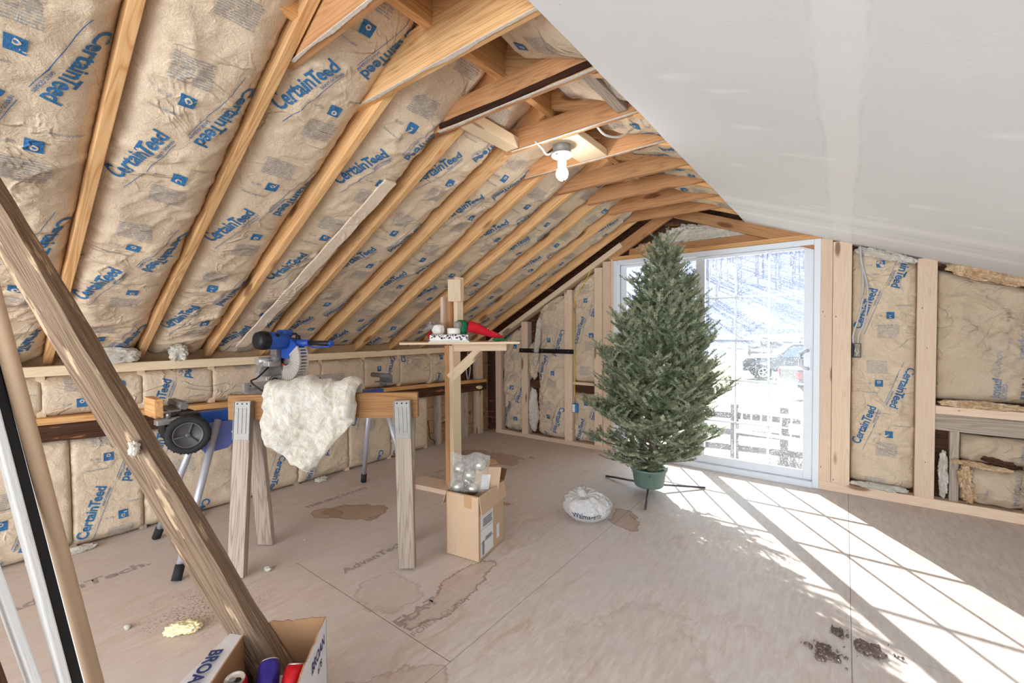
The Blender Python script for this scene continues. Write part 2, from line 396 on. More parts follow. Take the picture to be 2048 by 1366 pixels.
def mesh_np(name, V, F, mi=None):
    me = bpy.data.meshes.new(name); V = np.asarray(V, dtype=np.float32)
    if isinstance(F, np.ndarray):
        k = F.shape[1]; me.vertices.add(len(V)); me.vertices.foreach_set('co', V.ravel())
        me.loops.add(F.size); me.loops.foreach_set('vertex_index', F.ravel().astype(np.int32))
        me.polygons.add(len(F)); me.polygons.foreach_set('loop_start', np.arange(0, F.size, k, dtype=np.int32))
        if mi is not None: me.polygons.foreach_set('material_index', np.asarray(mi, dtype=np.int32))
        me.update(calc_edges=True); me.validate()
    else:
        me.from_pydata([tuple(map(float, v)) for v in V], [], F); me.update()
        if mi is not None: me.polygons.foreach_set('material_index', mi)
    return me

class MB:
    """collects boxes, prisms, tubes, lathes into ONE mesh (world coordinates)"""
    def __init__(s): s.bm = bmesh.new()
    def box(s, c, size, R=None, bev=.0, mi=0):
        r = bmesh.ops.create_cube(s.bm, size=1); vs = r['verts']
        m = Matrix.Translation(c) @ (R if R is not None else Matrix.Identity(4)) @ Matrix.Diagonal((*size, 1))
        bmesh.ops.transform(s.bm, matrix=m, verts=vs)
        fs = {f for v in vs for f in v.link_faces}
        for f in fs: f.material_index = mi
        if bev > 0:
            es = {e for v in vs for e in v.link_edges}
            bmesh.ops.bevel(s.bm, geom=list(es), offset=bev, segments=2, affect='EDGES', profile=.6)
        return s
    def aabb(s, a, b, bev=0., mi=0):
        a = Vector(a); b = Vector(b); return s.box((a + b) / 2, tuple(abs(x) for x in (b - a)), None, bev, mi)
    def prism(s, pts, ext, mi=0):
        vs = [s.bm.verts.new(p) for p in pts]; e = Vector(ext); v2 = [s.bm.verts.new(Vector(p) + e) for p in pts]
        n = len(pts); fs = [s.bm.faces.new(vs), s.bm.faces.new(list(reversed(v2)))]
        for i in range(n): fs.append(s.bm.faces.new([vs[i], vs[(i + 1) % n], v2[(i + 1) % n], v2[i]][::-1]))
        for f in fs: f.material_index = mi
        return s
    def tube(s, pts, r, seg=10, mi=0, cap=True, squash=None):
        pts = [Vector(p) for p in pts]; rs = r if isinstance(r, (list, tuple)) else [r] * len(pts)
        rings = []; up = Vector((0, 0, 1))
        for i, p in enumerate(pts):
            d = (pts[min(i + 1, len(pts) - 1)] - pts[max(i - 1, 0)]).normalized()
            a = d.cross(up)
            if a.length < .05: a = d.cross(Vector((1, 0, 0)))
            a.normalize(); b = a.cross(d).normalized()
            k = squash or 1
            rings.append([s.bm.verts.new(p + a * (math.cos(t) * rs[i]) + b * (math.sin(t) * rs[i] * k)) for t in [2 * math.pi * j / seg for j in range(seg)]])
        for A, B in zip(rings, rings[1:]):
            for j in range(seg):
                f = s.bm.faces.new([A[j], A[(j + 1) % seg], B[(j + 1) % seg], B[j]]); f.material_index = mi; f.smooth = True
        if cap:
            for R_ in (rings[0][::-1], rings[-1]):
                f = s.bm.faces.new(R_); f.material_index = mi
        return s
    def lathe(s, o, ax, prof, seg=24, mi=0, smooth=True):
        """prof: list of (radius, distance along axis)"""
        o = Vector(o); ax = Vector(ax).normalized(); a = ax.orthogonal().normalized(); b = ax.cross(a)
        rings = []
        for r, h in prof:
            if r < 1e-6: rings.append([s.bm.verts.new(o + ax * h)])
            else: rings.append([s.bm.verts.new(o + ax * h + a * (r * math.cos(t)) + b * (r * math.sin(t))) for t in [2 * math.pi * j / seg for j in range(seg)]])
        for A, B in zip(rings, rings[1:]):
            for j in range(seg):
                if len(A) == 1 and len(B) == 1: continue
                if len(A) == 1: vs = [A[0], B[(j + 1) % seg], B[j]]
                elif len(B) == 1: vs = [A[j], A[(j + 1) % seg], B[0]]
                else: vs = [A[j], A[(j + 1) % seg], B[(j + 1) % seg], B[j]]
                f = s.bm.faces.new(vs); f.material_index = mi; f.smooth = smooth
        return s
    def ball(s, c, r, mi=0, seg=20, scale=(1, 1, 1)):
        q = bmesh.ops.create_uvsphere(s.bm, u_segments=seg, v_segments=max(6, seg // 2), radius=r)
        bmesh.ops.transform(s.bm, matrix=Matrix.Translation(c) @ Matrix.Diagonal((*scale, 1)), verts=q['verts'])
        for f in {f for v in q['verts'] for f in v.link_faces}: f.material_index = mi; f.smooth = True
        return s
    def face(s, pts, mi=0):
        f = s.bm.faces.new([s.bm.verts.new(p) for p in pts]); f.material_index = mi; return s
    def build(s, name, mats, parent=None, fix=True):
        if fix: bmesh.ops.recalc_face_normals(s.bm, faces=s.bm.faces)
        me = bpy.data.meshes.new(name); s.bm.to_mesh(me); s.bm.free()
        return new_obj(name, me, mats, parent)

def frame(p0, p1, wd):
    """matrix with local X from p0 to p1, local Y near wd"""
    p0 = Vector(p0); p1 = Vector(p1); x = (p1 - p0).normalized(); wd = Vector(wd)
    y = (wd - x * wd.dot(x)).normalized(); z = x.cross(y)
    m = Matrix((x, y, z)).transposed().to_4x4(); m.translation = (p0 + p1) / 2
    return m, (p1 - p0).length

def board(name, p0, p1, w, t, wd, mat, parent=None, bev=.003, off=(0, 0), warp=0.):
    """board centred on p0-p1 (+off in local Y,Z); w along wd, t across"""
    m, L = frame(p0, p1, wd)
    bm = bmesh.new(); bmesh.ops.create_cube(bm, size=1)
    bmesh.ops.transform(bm, matrix=Matrix.Translation((0, off[0], off[1])) @ Matrix.Diagonal((L, w, t, 1)), verts=bm.verts)
    if bev > 0: bmesh.ops.bevel(bm, geom=list(bm.edges), offset=bev, segments=2, affect='EDGES', profile=.6)
    me = bpy.data.meshes.new(name); bm.to_mesh(me); bm.free()
    o = bpy.data.objects.new(name, me); me.materials.append(mat)
    if parent is None: o.matrix_basis = m; COL.objects.link(o)
    else:
        o.matrix_basis = m; link(o, parent)
    return o

def rough_board(name, p0, p1, w, t, wd, mats, amp=.008, parent=None, seed=0, mi_side=None, nseg=None):
    """old timber: subdivided box pushed about by noise; material 1 on one long edge"""
    m, L = frame(p0, p1, wd); nx = nseg or int(L / .02); ny, nz = 7, 5
    V = []; F = []; MI = []; idx = {}
    def vid(i, j, k):
        if (i, j, k) not in idx:
            x, y, z = (i / nx - .5) * L, (j / ny - .5) * w, (k / nz - .5) * t
            n = noise.noise_vector(Vector((x * 3 + seed, y * 9, z * 9))) * amp + noise.noise_vector(Vector((x * 9, y * 45 + seed, z * 45))) * amp * .45
            gr = noise.noise(Vector((x * 2.2, y * 40, seed + z * 40))) * amp * .6
            idx[(i, j, k)] = len(V); V.append((x + n.x * .3, y + n.y + (gr if abs(z) < t * .4 else 0), z + n.z + (gr if abs(y) < w * .45 else 0)))
        return idx[(i, j, k)]
    for i in range(nx):
        for j in range(ny):
            for k, fl in ((0, 1), (nz, 0)):
                q = [vid(i, j, k), vid(i + 1, j, k), vid(i + 1, j + 1, k), vid(i, j + 1, k)]; F.append(q[::-1] if fl else q); MI.append(0)
        for k in range(nz):
            for j, fl in ((0, 0), (ny, 1)):
                q = [vid(i, j, k), vid(i + 1, j, k), vid(i + 1, j, k + 1), vid(i, j, k + 1)]; F.append(q[::-1] if fl else q); MI.append(1 if (mi_side is not None and j == mi_side * ny) else 0)
    for i, fl in ((0, 0), (nx, 1)):
        for j in range(ny):
            for k in range(nz):
                q = [vid(i, j, k), vid(i, j + 1, k), vid(i, j + 1, k + 1), vid(i, j, k + 1)]; F.append(q if fl else q[::-1]); MI.append(0)
    me = mesh_np(name, V, F, MI); return new_obj(name, me, mats, parent, m)

def blob(name, c, size, amp, mat, parent=None, seed=0, sub=5, sc=4., R=None, flat=None, fuzz=.0):
    """lumpy closed body (fibreglass, foam, bag)"""
    bm = bmesh.new(); bmesh.ops.create_icosphere(bm, subdivisions=sub, radius=1)
    ax = [min(1, k / (1.3 * amp)) for k in size]
    for v in bm.verts:
        p = v.co.copy(); n = noise.fractal(p * sc * .5 + Vector((seed, 0, 0)), 1., 2., 4)
        f = noise.fractal(p * sc * 2.2 + Vector((0, seed, 0)), .8, 2., 4)
        if fuzz: f += fuzz * noise.noise(p * 30)
        q = Vector((math.copysign(abs(p.x) ** .75, p.x), math.copysign(abs(p.y) ** .75, p.y), math.copysign(abs(p.z) ** .75, p.z)))
        dsp = n * amp + f * amp * .45
        v.co = Vector((q.x * size[0] + p.x * dsp * ax[0], q.y * size[1] + p.y * dsp * ax[1], q.z * size[2] + p.z * dsp * ax[2]))
        if flat is not None and v.co.z < flat: v.co.z = flat
    me = bpy.data.meshes.new(name); bm.to_mesh(me); bm.free()
    return new_obj(name, me, mat, parent, Matrix.Translation(c) @ (R if R is not None else Matrix.Identity(4)), smooth=True)

def text2d(txt, size, bold=.0, align='LEFT', cell=None, xs=1., sp=1.):
    """triangulated 2-D lettering as arrays"""
    cu = bpy.data.curves.new('lettering', 'FONT'); cu.body = txt; cu.size = size; cu.offset = bold; cu.align_x = align; cu.resolution_u = 3; cu.space_character = sp
    o = bpy.data.objects.new('lettering', cu); COL.objects.link(o)
    me = bpy.data.meshes.new_from_object(o.evaluated_get(bpy.context.evaluated_depsgraph_get()))
    bpy.data.objects.remove(o); bpy.data.curves.remove(cu)
    bm = bmesh.new(); bm.from_mesh(me); bpy.data.meshes.remove(me)
    if cell:
        xs_ = [v.co.x for v in bm.verts]; ys_ = [v.co.y for v in bm.verts]
        k = min(xs_) + cell
        while k < max(xs_):
            bmesh.ops.bisect_plane(bm, geom=bm.verts[:] + bm.edges[:] + bm.faces[:], plane_co=(k, 0, 0), plane_no=(1, 0, 0)); k += cell
        k = min(ys_) + cell
        while k < max(ys_):
            bmesh.ops.bisect_plane(bm, geom=bm.verts[:] + bm.edges[:] + bm.faces[:], plane_co=(0, k, 0), plane_no=(0, 1, 0)); k += cell
    bmesh.ops.triangulate(bm, faces=bm.faces[:]); bm.verts.index_update()
    V = np.array([(v.co.x * xs, v.co.y) for v in bm.verts]); F = np.array([[v.index for v in f.verts] for f in bm.faces], dtype=np.int64)
    bm.free(); return V, F

def flat_text(name, txt, size, o, xd, yd, mat, parent, bold=0., align='LEFT', xs=1., lift=.0008):
    """lettering laid on a flat surface: origin o, reading direction xd, letter-up yd"""
    V, F = text2d(txt, size, bold, align, None, xs)
    o = Vector(o); xd = Vector(xd).normalized(); yd = Vector(yd); yd = (yd - xd * yd.dot(xd)).normalized(); n = xd.cross(yd)
    P = [o + xd * a + yd * b + n * lift for a, b in V]
    return new_obj(name, mesh_np(name, np.array(P), F), mat, parent)

# ------------------------------------------------------------------ print on the insulation paper, in paper metres (u across, v up)
def rect2d(u0, v0, u1, v1, cell=.02):
    nu = max(1, int(abs(u1 - u0) / cell)); nv = max(1, int(abs(v1 - v0) / cell))
    us = np.linspace(u0, u1, nu + 1); vs = np.linspace(v0, v1, nv + 1)
    V = np.array([(a, b) for b in vs for a in us]); F = []
    for j in range(nv):
        for i in range(nu):
            a = j * (nu + 1) + i; F += [[a, a + 1, a + nu + 2], [a, a + nu + 2, a + nu + 1]]
    return V, np.array(F, dtype=np.int64)

def place2d(VF, o, d):
    V, F = VF; d = np.array(d, float); d /= np.hypot(*d); up = np.array([-d[1], d[0]])
    return np.array(o)[None] + V[:, :1] * d + V[:, 1:] * up, F

PERIOD = .905
def make_pattern():
    out = []
    la = text2d('Certain', .074, .0017, cell=.02, sp=.97); lb = text2d('Teed', .074, .0017, cell=.02, sp=.97)
    lc = text2d('T', .074, .0017, cell=.02); lb = text2d('eed', .074, .0017, cell=.02, sp=.97)
    def join(a, b, gap): return (np.vstack([a[0], b[0] + np.array([a[0][:, 0].max() - b[0][:, 0].min() + gap, 0])]), np.vstack([a[1], b[1] + len(a[0])]))
    logo = join(join(la, lc, -.0045), lb, -.0085); k = .318 / (logo[0][:, 0].max() - logo[0][:, 0].min()); logo = (logo[0] * np.array([k, 1.]), logo[1])
    sub = text2d('SAINT-GOBAIN', .0165, .0002, cell=.03); small = text2d('Home Innovation', .0135, .0003, cell=.03); num = text2d('R-38', .02, .0, cell=.03)
    line = rect2d(0, -.0012, .335, .0012, .02)
    A = (.310, .951); B = (-.322, -.947)
    def nrm(d): return np.array([-d[1], d[0]])
    for (o, d, sw) in (((.054, 0.0), A, 1), ((.330, .622), B, 1)):
        o = np.array(o); dd = np.array(d); n = nrm(d)
        out.append((*place2d(logo, o, d), 0))
        out.append((*place2d(sub, o + dd * .20 - n * .024, d), 0))
        out.append((*place2d(line, o - n * .032 - dd * .03, d), 0))
    for (cu, cv, fl) in ((.166, .492, 1), (.228, .105, -1)):
        out.append((*rect2d(cu - .024, cv - .026, cu + .024, cv + .026), 0))
        ang = np.linspace(0, 2 * np.pi, 13)[:-1]; Vc = np.array([(cu, cv + .008 * fl)] + [(cu + .011 * np.cos(a), cv + .008 * fl + .011 * np.sin(a)) for a in ang])
        out.append((Vc, np.array([[0, i + 1, (i + 1) % 12 + 1] for i in range(12)]), 2))
        Vc2 = Vc.copy(); Vc2[1:] = Vc[0] + (Vc[1:] - Vc[0]) * .5
        out.append((Vc2, np.array([[0, i + 1, (i + 1) % 12 + 1] for i in range(12)]), 3))
        out.append((*place2d(small, (cu - .10 if fl > 0 else cu + .12, cv - .075 * fl), (fl, 0)), 1))
        out.append((*place2d(num, (cu - .085, cv - .01), (1, 0)), 1))
        r = random.Random(int(cu * 1000))
        for i in range(11):
            v = cv + fl * (.075 + i * .0095); u = cu - .075
            while u < cu + .045:
                L = r.uniform(.012, .05); out.append((*rect2d(u, v, min(u + L, cu + .05), v + .0035, .03), 1)); u += L + .006
    return out
PATTERN = make_pattern()

def vnoise(u, v, seed, su, sv):
    """vectorised smooth value noise"""
    r = np.random.default_rng(seed); G = r.random((64, 64)); x = u * su; y = v * sv
    xi = np.floor(x).astype(int); yi = np.floor(y).astype(int); fx = x - xi; fy = y - yi
    fx = fx * fx * (3 - 2 * fx); fy = fy * fy * (3 - 2 * fy)
    g = lambda a, b: G[a % 64, b % 64]
    return (g(xi, yi) * (1 - fx) + g(xi + 1, yi) * fx) * (1 - fy) + (g(xi, yi + 1) * (1 - fx) + g(xi + 1, yi + 1) * fx) * fy - .5

def batt(name, L0, L1, U0, U1, n, v0, seed, edge=.085, mid=.015, wr=.010, sag=0., label=None, group=None, pattern=True, uoff=0., mats=None, tilt=0., power=4., prints=None, cat='insulation', crumple=0., fold=.005):
    """kraft faced batt in the bay between lower edge L0-L1 and upper edge U0-U1; n points into the room"""
    L0, L1, U0, U1, n = [np.array(q, float) for q in (L0, L1, U0, U1, n)]; n /= np.linalg.norm(n)
    W = np.linalg.norm(L1 - L0); La, Lb = np.linalg.norm(U0 - L0), np.linalg.norm(U1 - L1); L = max(La, Lb)
    nu = max(8, int(W / .0115)); nv = max(8, int(L / .0125))
    a = np.linspace(0, 1, nu + 1); b = np.linspace(0, 1, nv + 1); A, B = np.meshgrid(a, b)
    um = A * W; vm = B * L
    c = np.abs(2 * A - 1); e = np.clip(np.minimum(B, 1 - B) * L / .07, 0, 1)
    h = -(mid + (edge - mid) * c ** power) - (1 - e) ** 2 * .05
    s1 = vnoise(um + .6 * vm * (seed % 3 - 1), vm, seed, 5, 3.2)
    r1 = 1 - np.abs(vnoise(um * .9 + vm * .35, vm - um * .4, seed + 5, 7, 8)) * 2.6
    r2 = 1 - np.abs(vnoise(um - vm * .5, vm + um * .3, seed + 9, 13, 15)) * 2.8
    msk = np.clip(vnoise(um, vm, seed + 31, 3.1, 2.6) * 3 + .55, .08, 1)
    # gathers running in from the stapled edges
    g = np.sin(vm * (70 + 20 * np.sin(vm * 3 + seed)) + 4 * vnoise(um, vm, seed + 3, 4, 5)) * (c ** 3) * .0035
    h = h + s1 * wr * 2.2 * (1 - .6 * c ** 2) + (np.clip(r1, 0, 1) ** 3 * wr * .9 + np.clip(r2, 0, 1) ** 3 * wr * .5) * msk + g + sag * np.sin(np.pi * B) * (1 - c ** 2)
    # soft crossing folds with sharp crests
    wx = vnoise(um, vm, seed + 51, 4, 4) * .16; wy = vnoise(um, vm, seed + 52, 4, 4) * .16
    fa = vnoise(um * .45 + vm * .9 + wx, vm * .5 - um * .9 + wy, seed + 53, 9, 3.2); fb = vnoise(um * .9 - vm * .5 + wx, vm * .9 + um * .4 + wy, seed + 54, 15, 5)
    fm = np.clip(vnoise(um, vm, seed + 55, 2.6, 2.1) * 3.2 + .45, .05, 1) * (1 - c ** 8) * np.clip(e, 0, 1)
    h = h + fold * fm * (np.clip(1 - np.abs(fa) * 7, 0, 1) ** 1.5 + .7 * np.clip(1 - np.abs(fb) * 6, 0, 1) ** 1.5)
    if crumple:
        r3 = 1 - np.abs(vnoise(um + vm * .2, vm - um * .5, seed + 19, 11, 12)) * 2.4
        h = h + np.clip(r3, 0, 1) ** 2 * crumple + vnoise(um, vm, seed + 23, 9, 9) * crumple * 1.6
    tl = vnoise(vm * 0, vm, seed + 41, 1, 9) * .012
    P = ((1 - B) * (1 - A))[..., None] * L0 + ((1 - B) * A)[..., None] * L1 + (B * (1 - A))[..., None] * U0 + (B * A)[..., None] * U1 + h[..., None] * n
    nV = (nu + 1) * (nv + 1); V = P.reshape(-1, 3)
    i = np.arange(nu); j = np.arange(nv); I, J = np.meshgrid(i, j); q = (J * (nu + 1) + I).ravel()
    F = np.stack([q, q + 1, q + nu + 2, q + nu + 1], 1)
    # closed back so that it is a body, not a sheet
    ring = np.concatenate([np.arange(0, nu + 1), (np.arange(1, nv + 1)) * (nu + 1) + nu, nv * (nu + 1) + np.arange(nu - 1, -1, -1), np.arange(nv - 1, 0, -1) * (nu + 1)])
    back = V[ring] - n * .05; nb = len(ring); kk = np.arange(nb)
    Fb = np.stack([ring, ring[(kk + 1) % nb], nV + (kk + 1) % nb, nV + kk], 1)[:, ::-1]
    allV = [V, back]; allF = [F, Fb]; mi = [np.zeros(len(F), int), np.zeros(len(Fb), int)]
    cnt = nV + nb
    tv = []; tf = []; tm = []
    def grid_at(u, v):
        x = np.clip(u / W, 0, .99999) * nu; LL = La * (1 - np.clip(u / W, 0, 1)) + Lb * np.clip(u / W, 0, 1)
        y = np.clip(v / L, 0, .99999) * nv if abs(La - Lb) < .02 else np.clip(v / LL, 0, .99999) * nv
        xi = x.astype(int); yi = y.astype(int); fx = (x - xi)[:, None]; fy = (y - yi)[:, None]
        p00 = P[yi, xi]; p10 = P[yi, xi + 1]; p01 = P[yi + 1, xi]; p11 = P[yi + 1, xi + 1]
        pt = (p00 * (1 - fx) + p10 * fx) * (1 - fy) + (p01 * (1 - fx) + p11 * fx) * fy
        nn = np.cross(p10 - p00, p01 - p00); nn /= np.linalg.norm(nn, axis=1)[:, None] + 1e-9
        nn *= np.sign((nn @ n))[:, None]
        return pt, nn
    items = []
    if pattern:
        k0 = math.floor(-v0 / PERIOD) - 1
        for k in range(k0, k0 + int(L / PERIOD) + 4):
            for (pv, pf, m) in PATTERN: items.append((pv + np.array([uoff, v0 + k * PERIOD]), pf, m))
    if prints: items += prints
    for (pv, pf, m) in items:
        inside = (pv[:, 0] > .006) & (pv[:, 0] < W - .006) & (pv[:, 1] > .01) & (pv[:, 1] < L - .01)
        keep = inside[pf].all(1)
        if not keep.any(): continue
        f = pf[keep]; used, inv = np.unique(f, return_inverse=True); q = pv[used]
        pt, nn = grid_at(q[:, 0], q[:, 1]); pt = pt + nn * (.0036 if m < 2 else (.0042 if m == 2 else .0048))
        tv.append(pt); tf.append(inv.reshape(-1, 3) + cnt); cnt += len(pt); tm.append(np.full(len(f), {0: 1, 1: 2, 2: 0, 3: 1}[m]))
    Vall = np.concatenate([V, back] + tv)
    me = bpy.data.meshes.new(name)
    quads = np.concatenate([F, Fb]); tris = np.concatenate(tf) if tf else np.zeros((0, 3), int)
    loops = np.concatenate([quads.ravel(), tris.ravel()]).astype(np.int32)
    starts = np.concatenate([np.arange(len(quads)) * 4, len(quads) * 4 + np.arange(len(tris)) * 3]).astype(np.int32)
    me.vertices.add(len(Vall)); me.vertices.foreach_set('co', Vall.astype(np.float32).ravel())
    me.loops.add(len(loops)); me.loops.foreach_set('vertex_index', loops)
    me.polygons.add(len(starts)); me.polygons.foreach_set('loop_start', starts)
    me.polygons.foreach_set('material_index', np.concatenate([np.zeros(len(quads), int)] + tm).astype(np.int32))
    me.update(calc_edges=True)
    # make paper and ink both face the room
    e1 = P[1, 0] - P[0, 0]; e2 = P[0, 1] - P[0, 0]
    if np.dot(np.cross(e2, e1), n) < 0: pass
    else: me.flip_normals()
    me.polygons.foreach_set('use_smooth', np.ones(len(starts), bool))
    o = new_obj(name, me, mats or [M['kraft'], M['ink'], M['ink2']])
    return tag(o, label, cat, group)

# ================================================================== THE ROOM
XW, YG = -3.709, 4.344
ZT = 1.128                                   # top of the knee wall
RA, RB = 3.3009, .5725                       # underside of the left rafters: z = RA + RB x
def zr(x): return RA + RB * x
RN = Vector((RB, 0, -1)).normalized()        # points into the room, off the left slope
RS = Vector((1, 0, RB)).normalized()
def dw_x(y): return -.705 - (4.36 - y) * .0267
def dw_z(y): return 2.262 + (4.36 - y) * .0261
def zd(x, y): return dw_z(y) - .3778 * (x - dw_x(y))
ORD = ['first', 'second', 'third', 'fourth', 'fifth', 'sixth', 'seventh', 'eighth', 'ninth', 'tenth', 'eleventh', 'twelfth']

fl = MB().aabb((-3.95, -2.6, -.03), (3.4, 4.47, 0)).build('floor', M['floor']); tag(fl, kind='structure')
# worn panel print on the floor
def ft(name, txt, size, x, y, ang, bold=0., xs=1.):
    d = Vector((math.cos(ang), math.sin(ang), 0))
    flat_text(name, txt, size, (x, y, 0), d, (-math.sin(ang), math.cos(ang), 0), M['faintink'], fl, bold, xs=xs)
ft('panel_print', 'FLAT', .085, -1.56, 1.20, math.pi / 2 - .02, .002, 1.3)
ft('panel_print', 'FOR A QUIET', .045, -1.46, 1.20, math.pi / 2 - .02, .0, 1.2)
ft('panel_print', 'AdvanTech.', .10, -3.12, .12, math.pi / 2 + .02, .003, 1.2)
ft('panel_print', 'AdvanTech.', .075, -2.15, 1.30, math.pi / 2, .002, 1.2)
ft('panel_print', 'THIS SIDE DOWN', .06, -3.18, 1.62, math.pi / 2, .003, 1.1)
ft('panel_print', 'THIS SIDE DOWN', .045, -3.0, 2.75, math.pi / 2, .002, 1.1)

# outer skins
def plank_skin(name, a, b, axis):
    w = MB().aabb(a, b).build(name, M['plank']); return tag(w, kind='structure')
wl = MB()
z = -.02
while z < 1.15:                              # horizontal sheathing boards of the knee wall, open joints
    wl.aabb((XW - .125, -2.6, z), (XW - .10, 4.5, z + .148), bev=.002); z += .1525
wl.aabb((XW - .14, -2.6, -.03), (XW - .127, 4.5, 1.3))
tag(wl.build('wall_left', M['plank']), kind='structure')

def quad_slab(name, pts, ext, mat):
    return tag(MB().prism(pts, ext).build(name, mat), kind='structure')
# roof boards over the rafters
off = -RN * .24
def rp(x, y, o=Vector((0, 0, 0))): return Vector((x, y, zr(x))) + o
quad_slab('ceiling_left', [rp(-4.1, -2.6, off), rp(-1.30, -2.6, off), rp(-1.30, 4.6, off), rp(-4.1, 4.6, off)], -RN * .02, M['deck'])
def dp(x, y, up=0): return Vector((x, y, zd(x, y) + up))
quad_slab('ceiling_right_deck', [dp(-1.34, -2.6, .215), dp(3.4, -2.6, .215), dp(3.4, 4.6, .215), dp(-1.34, 4.6, .215)], (0, 0, .02), M['deck'])
# the hung drywall
dwm = MB()
ny = 30
ys = [-2.6 + (YG + .09 + 2.6) * i / ny for i in range(ny + 1)]
jag = [0.004 * math.sin(k * 2.3) + .003 * math.sin(k * 5.1) for k in range(ny + 1)]
for i in range(ny):
    y0, y1 = ys[i], ys[i + 1]
    a = Vector((dw_x(y0) + jag[i] * .6, y0, zd(dw_x(y0), y0))); b = Vector((dw_x(y1) + jag[i + 1] * .6, y1, zd(dw_x(y1), y1)))
    c = dp(3.35, y1); d = dp(3.35, y0)
    dwm.prism([a, b, c, d], (0, 0, .0135))
bmesh.ops.remove_doubles(dwm.bm, verts=dwm.bm.verts, dist=.0004)
dw = dwm.build('ceiling', M['drywall']); tag(dw, kind='structure')
quad_slab('wall_right', [(3.36, -2.6, 0), (3.36, YG + .1, 0), (3.36, YG + .1, 1.0), (3.36, -2.6, 1.0)], (.02, 0, 0), M['drywall'])

# gable wall skin with the door opening
DL, DR, DT = -1.959, -.158, 2.05
ww = MB()
y0, y1 = YG + .095, YG + .118
ww.prism([(-3.95, y0, -.02), (DL, y0, -.02), (DL, y0, zr(DL) + .22), (-3.95, y0, zr(-3.95) + .22)], (0, .023, 0))
ww.prism([(DL, y0, DT), (DR, y0, DT), (DR, y0, zd(DR, 4.3) + .2), (-1.32, y0, zr(-1.32) + .25), (DL, y0, zr(DL) + .22)], (0, .023, 0))
ww.prism([(DR, y0, -.02), (3.4, y0, -.02), (3.4, y0, zd(3.4, 4.3) + .2), (DR, y0, zd(DR, 4.3) + .2)], (0, .023, 0))
tag(ww.build('wall_far', M['darkbeam']), kind='structure')

# ------------------------------------------------------------------ rafters
RLO = [-.022, .395, .817, 1.214, 1.612, 2.037, 2.477, 2.888, 3.300, 3.715, 4.105]     # right faces at the wall
RUP = [-.020, .400, .824, 1.256, 1.700, 2.110, 2.520, 2.945, 3.355, 3.770, 4.150]     # and up by the ridge
RUP = [a + (b - a) * 1.18 for a, b in zip(RLO, RUP)]
rlab = ['leftmost roof rafter in view, pale face beside the leaning poles', 'knotty pale rafter crossing behind the top of the leaning old beam',
        'wavy grained rafter ending on the low wall left of the saw', 'rafter coming down just left of the mitre saw motor',
        'rafter coming down directly behind the mitre saw, right of the motor', 'rafter just right of the mitre saw handle', 'sixth rafter from the left, landing over the right sawhorse leg',
        'rafter landing at the left end of the plywood shelf', 'rafter running behind the small upright block above the shelf', 'rafter next to last before the far gable',
        'last thin rafter against the far gable wall']
for k in range(-4, 11):
    ylo = RLO[k] if k >= 0 else -.022 + .4175 * k; yup = RUP[k] if k >= 0 else -.02 + .4175 * k
    p0 = Vector((-3.86, ylo - .019, zr(-3.86))); p1 = Vector((-1.315, yup - .019, zr(-1.315)))
    r = board('rafter', p0 - RN * .115, p1 - RN * .115, .23, .038, RN, M['rafter'])
    lab = rlab[k] if k >= 0 else 'bare pine rafter on the left slope behind the camera'
    tag(r, lab, 'rafter', 'rafters of the left roof slope')
rb = board('ridge_board', (-1.30, -2.6, 2.615), (-1.30, 4.40, 2.615), .23, .038, (0, 0, 1), M['pine'])
tag(rb, 'long pine ridge board running along the peak above the collar ties', 'beam')
for k in range(-3, 11):
    yy = (RUP[k] if k >= 0 else -.02 + .4175 * k) - .06
    p0 = dp(-1.279, yy, .016 + .085); p1 = dp(3.3, yy, .016 + .085)
    r = board('right_rafter', p0, p1, .17, .038, (0, 0, 1), M['rafter'])
    tag(r, 'rafter of the right slope seen above the drywall edge, ' + (ORD[k] + ' from the camera' if k >= 0 else 'behind the camera'), 'rafter', 'rafters of the right roof slope')

# ------------------------------------------------------------------ collar ties
ZC = 2.353
ties = [  # y near face, x left end, height, material, cut slope, label
    (.832, -1.745, .184, 'tie', 1, 'nearest collar tie at the photo top, with torn paper along its edge'),
    (1.180, -1.866, .184, 'rafter', 1, 'large tapered orange collar tie with drywall scraps along its lower edge'),
    (1.585, -1.746, .125, 'tie', 0, 'rough sawn collar tie with strips of dark bark left on it'),
    (2.020, -1.60, .115, 'tie', 0, 'smooth reddish collar tie that carries the lamp block'),
    (2.425, -1.795, .115, 'tie', 0, 'collar tie directly behind the bare light bulb'),
    (2.860, -1.780, .115, 'tie', 0, 'collar tie with a dark bottom edge, next beyond the light bulb'),
    (3.250, -1.700, .115, 'tie', 0, 'collar tie with a bark patch, third from the far gable'),
    (3.650, -1.700, .115, 'tie', 0, 'collar tie with two round knots, second from the far gable'),
    (4.02, -1.83, .115, 'tie', 0, 'last collar tie, just in front of the far gable')]
